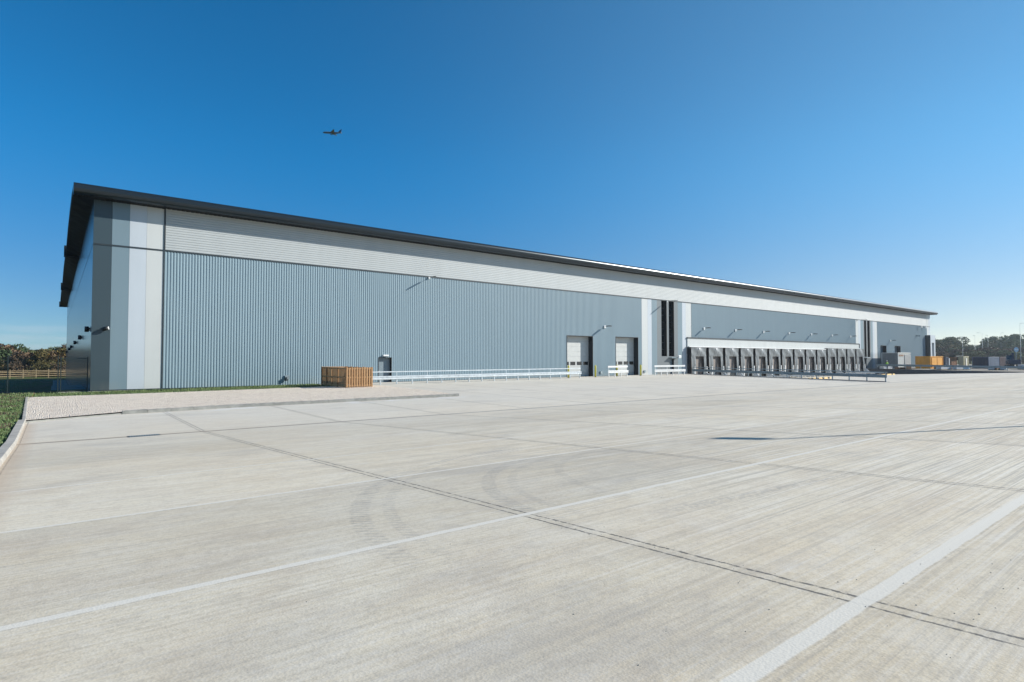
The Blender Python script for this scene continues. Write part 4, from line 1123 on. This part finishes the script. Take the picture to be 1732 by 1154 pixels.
# excavator
x_, y_ = at(1713, 126); ex = empty('excavator', (x_, y_, .02), rad(20)); tag(ex, 'dark tracked excavator with folded arm at the right edge of the compound', 'excavator')
for s_ in (-1, 1):
    m = MB(); pr = [(-1.6, .15), (-1.9, .45), (-1.6, .85), (1.6, .85), (1.9, .45), (1.6, .15)]; m.prof([(a, b) for a, b in pr], s_ * 1.0 - .22, s_ * 1.0 + .22, 'y', closed=True, capends=True); m.build('track', M['black'], ex)
m = MB(); m.box(-1.5, 1.1, -1.1, 1.1, .95, 1.7); m.box(-1.7, -.5, -1.1, 1.1, 1.0, 2.0); m.build('body', M['navy'], ex, bevel=.08)
m = MB(); m.prof([(-.1, 1.7), (1.1, 1.7), (1.0, 2.9), (.1, 2.95)], .1, 1.05, 'y', closed=True, capends=True); m.build('cab', M['glass'], ex)
m = MB(); m.box(-.15, 1.1, .1, 1.05, 2.95, 3.03); m.build('cab_roof', M['navy'], ex)
m = MB(); m.bar((.9, -.3, 1.5), (2.2, -.3, 3.4), .25, .4, (0, 1, 0)); m.bar((2.2, -.3, 3.4), (3.6, -.3, 2.7), .25, .35, (0, 1, 0)); m.build('boom', M['navy'], ex)
m = MB(); m.bar((3.5, -.3, 2.9), (3.1, -.3, 1.0), .22, .28, (0, 1, 0)); m.build('dipper_arm', M['slate'], ex)
m = MB(); m.prof([(2.7, .3), (3.4, .25), (3.6, .8), (3.1, 1.1), (2.8, .9)], -.7, .1, 'y', closed=True, capends=True); m.build('bucket', M['black'], ex)
# round blue-white board sign
x_, y_ = at(1718.5, 175); r = empty('round_sign', (x_, y_, 0), rad(-38)); tag(r, 'round pale blue and white sign board on a post above the excavator', 'sign')
m = MB(); m.tube([(0, 0, 0), (0, 0, 5.6)], .08, 8); m.build('pole', M['galvdull'], r)
m = MB(); m.tube([(0, -.1, 4.9), (0, -.16, 4.9)], .72, 24); f_ = m.build('sign_face', M['bluesheet'], r)
m = MB(); m.box(-.45, .45, -.18, -.162, 4.75, 5.05); m.build('sign_bar', M['white'], r)

# lamp posts
def lamppost(px, D, h, arm, lb, rz=None, name='street_lamp', xy=None, z0=0):
    x, y = xy or at(px, D); r = empty(name, (x, y, z0), rz if rz is not None else 0); tag(r, lb, 'street lamp', 'tall street lamps')
    s_ = 0.8 if not xy else 1
    m = MB(); m.tube([(0, 0, 0), (0, 0, 1.2), (0, 0, 1.25), (0, 0, h)], [.11 * s_, .11 * s_, .08 * s_, .05 * s_], 10); m.build('pole', M['galvdull'], r)
    m = MB(); m.tube([(0, 0, h - .05), (arm * .5, 0, h + .03), (arm, 0, h)], .04 * s_, 8); m.build('arm', M['galvdull'], r)
    m = MB(); m.box(arm - .1, arm + .85, -.15 * s_, .15 * s_, h - .07, h + .07 * s_); m.build('lamp_head', M['galvdull'], r, bevel=.03)
    return r
def hz(D, ytop): return 2.4 + (605.5 - ytop) * D / 977.0
for px, D, yt, arm, lb in ((1628.5, 230, 570, -.6, 'leftmost thin street lamp, rising behind the cream container'), (1649.5, 260, 568, -.8, 'second thin street lamp from the left, above the navy container'), (1662, 250, 563, -2.2, 'third thin street lamp, with an arm reaching left'), (1671.5, 280, 567, -.9, 'fourth thin street lamp, above the slate blue container front'), (1693.5, 300, 563, .6, 'fifth thin street lamp, rising from the right-hand trees')):
    lamppost(px, D, hz(D, yt), arm, lb, rad(-38))
lamppost(1726.5, 150, hz(150, 547), 1.8, 'nearest tall street lamp at the right picture edge with arm to the right', rad(-38))
# the lamp column just outside the frame whose shadow crosses the yard
hl = 8.2; bx_, by_ = 11.75 + .8805 * hl / .4986, 6.05 - .4741 * hl / .4986
lamppost(0, 0, hl, .25, 'yard lamp column standing just right of the view, casting the long thin shadow', rad(112), xy=(bx_, by_), z0=.70, name='yard_lamp')

# material stacks and bits in the compound
def stack(px, D, w, h, mat, lb):
    x, y = at(px, D); r = empty('material_stack', (x, y, .03), random.Random(px).uniform(-.4, .4)); tag(r, lb, 'building materials', 'stacks of building materials')
    m = MB()
    for k in (-.45, 0, .45): m.box(-w / 2, w / 2, k - .05, k + .05, 0, .1)
    for k in range(5): q = -w / 2 + k * w / 5; m.box(q + .02, q + w / 5 - .04, -.5, .5, .1, .13)
    m.build('pallet', M['fencewood'], r)
    m = MB(); nr = max(2, int(h / .2))
    for j in range(nr):
        for k in range(3): q = -w / 2 + k * w / 3; m.box(q + .01, q + w / 3 - .01, -.45 + .02 * (j % 2), .45, .13 + j * h / nr, .13 + (j + 1) * h / nr - .01)
    m.build('stacked_goods', mat, r)
for i, (px, D, w, h, mt, lb) in enumerate(((1498, 119, 2.6, .5, 'wrap', 'white wrapped stack at the foot of the shade-coloured site cabin side'), (1524, 117, 2.4, .35, 'rust', 'low rusty stack in front of the white site cabin'), (1536, 116, 1.9, .95, 'blocks', 'pallet of orange clay blocks right of the white site cabin front'), (1584, 118, 3.0, .5, 'blocks', 'clay block stack below the orange container'), (1596, 116, 3.0, .6, 'wrap', 'pale wrapped stack right of the orange container'), (1610, 118, 2.6, .5, 'rust', 'rusty stack in front of the rusty store'), (1619, 116, 1.8, .7, 'wrap', 'white wrapped stack left of the cream container'), (1634, 117, 2.6, .4, 'bluesheet', 'pale blue stack below the cream container'), (1678, 112, 1.0, .6, 'wrap', 'small white block under the far barrier below the slate blue front'), (1686, 112, 2.2, .4, 'rust', 'low brown stack under the far barrier beside the white block'), (1697, 112, 2.2, .4, 'wrap', 'low pale stack under the far barrier left of the excavator'), (1729, 118, 2.8, .9, 'wrap', 'pale wrapped stack at the right picture edge beside the excavator'))):
    stack(px, D, w, h, M[mt], lb)

# worker in hi-vis
def worker(x, y, z, rz):
    me = bpy.data.meshes.new('person')
    J = {'pel': (0, 0, .95), 'ch': (0, -.02, 1.3), 'nk': (0, 0, 1.48), 'hd': (0, -.02, 1.62), 'hd2': (0, -.01, 1.74),
         'sL': (-.19, 0, 1.42), 'eL': (-.25, .02, 1.15), 'wL': (-.24, -.14, .95), 'hL': (-.24, -.19, .88), 'sR': (.19, 0, 1.42), 'eR': (.27, .03, 1.15), 'wR': (.24, -.12, .95), 'hR': (.24, -.17, .88),
         'hipL': (-.10, 0, .90), 'kL': (-.12, -.04, .5), 'aL': (-.13, .02, .09), 'tL': (-.14, -.16, .04), 'hipR': (.10, 0, .90), 'kR': (.12, -.02, .5), 'aR': (.13, .05, .09), 'tR': (.14, -.13, .04)}
    rr_ = {'pel': .15, 'ch': .16, 'nk': .06, 'hd': .095, 'hd2': .08, 'sL': .07, 'eL': .05, 'wL': .035, 'hL': .04, 'sR': .07, 'eR': .05, 'wR': .035, 'hR': .04, 'hipL': .10, 'kL': .065, 'aL': .05, 'tL': .04, 'hipR': .10, 'kR': .065, 'aR': .05, 'tR': .04}
    ks = list(J); E = [('pel', 'ch'), ('ch', 'nk'), ('nk', 'hd'), ('hd', 'hd2'), ('ch', 'sL'), ('sL', 'eL'), ('eL', 'wL'), ('wL', 'hL'), ('ch', 'sR'), ('sR', 'eR'), ('eR', 'wR'), ('wR', 'hR'), ('pel', 'hipL'), ('hipL', 'kL'), ('kL', 'aL'), ('aL', 'tL'), ('pel', 'hipR'), ('hipR', 'kR'), ('kR', 'aR'), ('aR', 'tR')]
    me.from_pydata([J[k] for k in ks], [(ks.index(a), ks.index(b)) for a, b in E], [])
    o = bpy.data.objects.new('person', me); COL.objects.link(o); o.location = (x, y, z); o.rotation_euler.z = rz
    sk = o.modifiers.new('skin', 'SKIN'); sv = me.skin_vertices[0].data if me.skin_vertices else None
    if sv is None:
        bm = bmesh.new(); bm.from_mesh(me); bm.verts.layers.skin.verify(); bm.to_mesh(me); bm.free(); sv = me.skin_vertices[0].data
    for i, k in enumerate(ks): sv[i].radius = (rr_[k], rr_[k] * .8); sv[i].use_root = (k == 'pel')
    o.modifiers.new('sub', 'SUBSURF').levels = 1; me.materials.append(M['trouser'])
    m = MB(); m.tube([(0, 0, .88), (0, -.01, 1.1), (0, -.02, 1.3), (0, 0, 1.47)], [.21, .20, .235, .12], 14); m.build('hi_vis_jacket', M['hivis'], o)
    m = MB(); m.tube([(0, -.01, 1.70), (0, -.01, 1.76), (0, -.01, 1.82)], [.13, .12, .05], 12); m.build('hard_hat', M['white'], o)
    m = MB(); m.tube([(0, -.035, 1.55), (0, -.04, 1.62), (0, -.03, 1.69)], [.07, .1, .09], 12); m.build('face', M['skin'], o)
    tag(o, 'worker in a lime yellow hi-vis jacket standing left of the site cabin', 'person')
worker(133.9, 45.2, .03, rad(-60))

# ------------------------------------------------------------ airliner
R_ = Vector((math.sin(rad(51.62)), -math.cos(rad(51.62)), 0))
Dp = 1200.0; px, py = 558.5, 221.0
F_ = Vector((math.cos(rad(51.62)), math.sin(rad(51.62)), 0))
Pp = F_ * Dp + R_ * ((px - 866) / 977 * Dp) + Vector((0, 0, 2.4 + (605.5 - py) / 977 * Dp))
pl = empty('airliner', Pp, math.atan2(-R_.y, -R_.x) + rad(6)); tag(pl, 'twin-engined airliner crossing the clear blue sky', 'airliner')
m = MB(); m.tube([(19, 0, 0), (18, 0, .1), (15.5, 0, .3), (12, 0, .3), (-8, 0, .3), (-14, 0, .8), (-19, 0, 1.5)], [.2, 1.1, 1.9, 2.0, 2.0, 1.3, .3], 16); m.build('fuselage', M['plane'], pl)
for s_ in (-1, 1):
    m = MB(); a = [(4.5, s_ * 1.6, -.6), (-4.5, s_ * 1.6, -.6), (-7.5, s_ * 17, .9), (-5.6, s_ * 17, .9)]; b = [(p[0], p[1], p[2] + (.55 if i < 2 else .2)) for i, p in enumerate(a)]
    m.face(a); m.face(b)
    for i in range(4): m.quad(a[i], a[(i+1) % 4], b[(i+1) % 4], b[i])
    m.build('wing', M['plane'], pl)
    m = MB(); m.tube([(4.6, s_ * 5.6, -1.6), (3.8, s_ * 5.6, -1.6), (.6, s_ * 5.6, -1.4)], [.9, 1.1, .7], 12); m.build('engine', M['plane'], pl)
    m = MB(); a = [(-14.5, s_ * .6, 1.2), (-17.6, s_ * .6, 1.2), (-19, s_ * 6.5, 1.7), (-17.4, s_ * 6.5, 1.7)]; b = [(p[0], p[1], p[2] + .3) for p in a]; m.face(a); m.face(b)
    for i in range(4): m.quad(a[i], a[(i+1) % 4], b[(i+1) % 4], b[i])
    m.build('tailplane', M['plane'], pl)
m = MB(); a = [(-11.5, -.15, 2.0), (-17.8, -.15, 1.7), (-19.8, -.15, 8.0), (-17.2, -.15, 8.0)]; b = [(p[0], .15, p[2]) for p in a]; m.face(a); m.face(b)
for i in range(4): m.quad(a[i], a[(i+1) % 4], b[(i+1) % 4], b[i])
m.build('tail_fin', M['planeblue'], pl)

# ------------------------------------------------------------ haze
m = MB(); m.box(-6500, 6500, -6500, 7500, -4.5, 26.0)
hm = bpy.data.materials.new('thin_air_haze'); hm.use_nodes = True; ht = hm.node_tree
for nd in list(ht.nodes):
    if nd.type == 'BSDF_PRINCIPLED': ht.nodes.remove(nd)
pv = ht.nodes.new('ShaderNodeVolumePrincipled'); pv.inputs['Color'].default_value = (0.82, 0.91, 1.0, 1)
pv.inputs['Density'].default_value = 0.00022; pv.inputs['Anisotropy'].default_value = 0.3
ho = [nd for nd in ht.nodes if nd.type == 'OUTPUT_MATERIAL'][0]
ht.links.new(pv.outputs[0], ho.inputs['Volume'])
tag(m.build('haze', hm), kind='stuff')
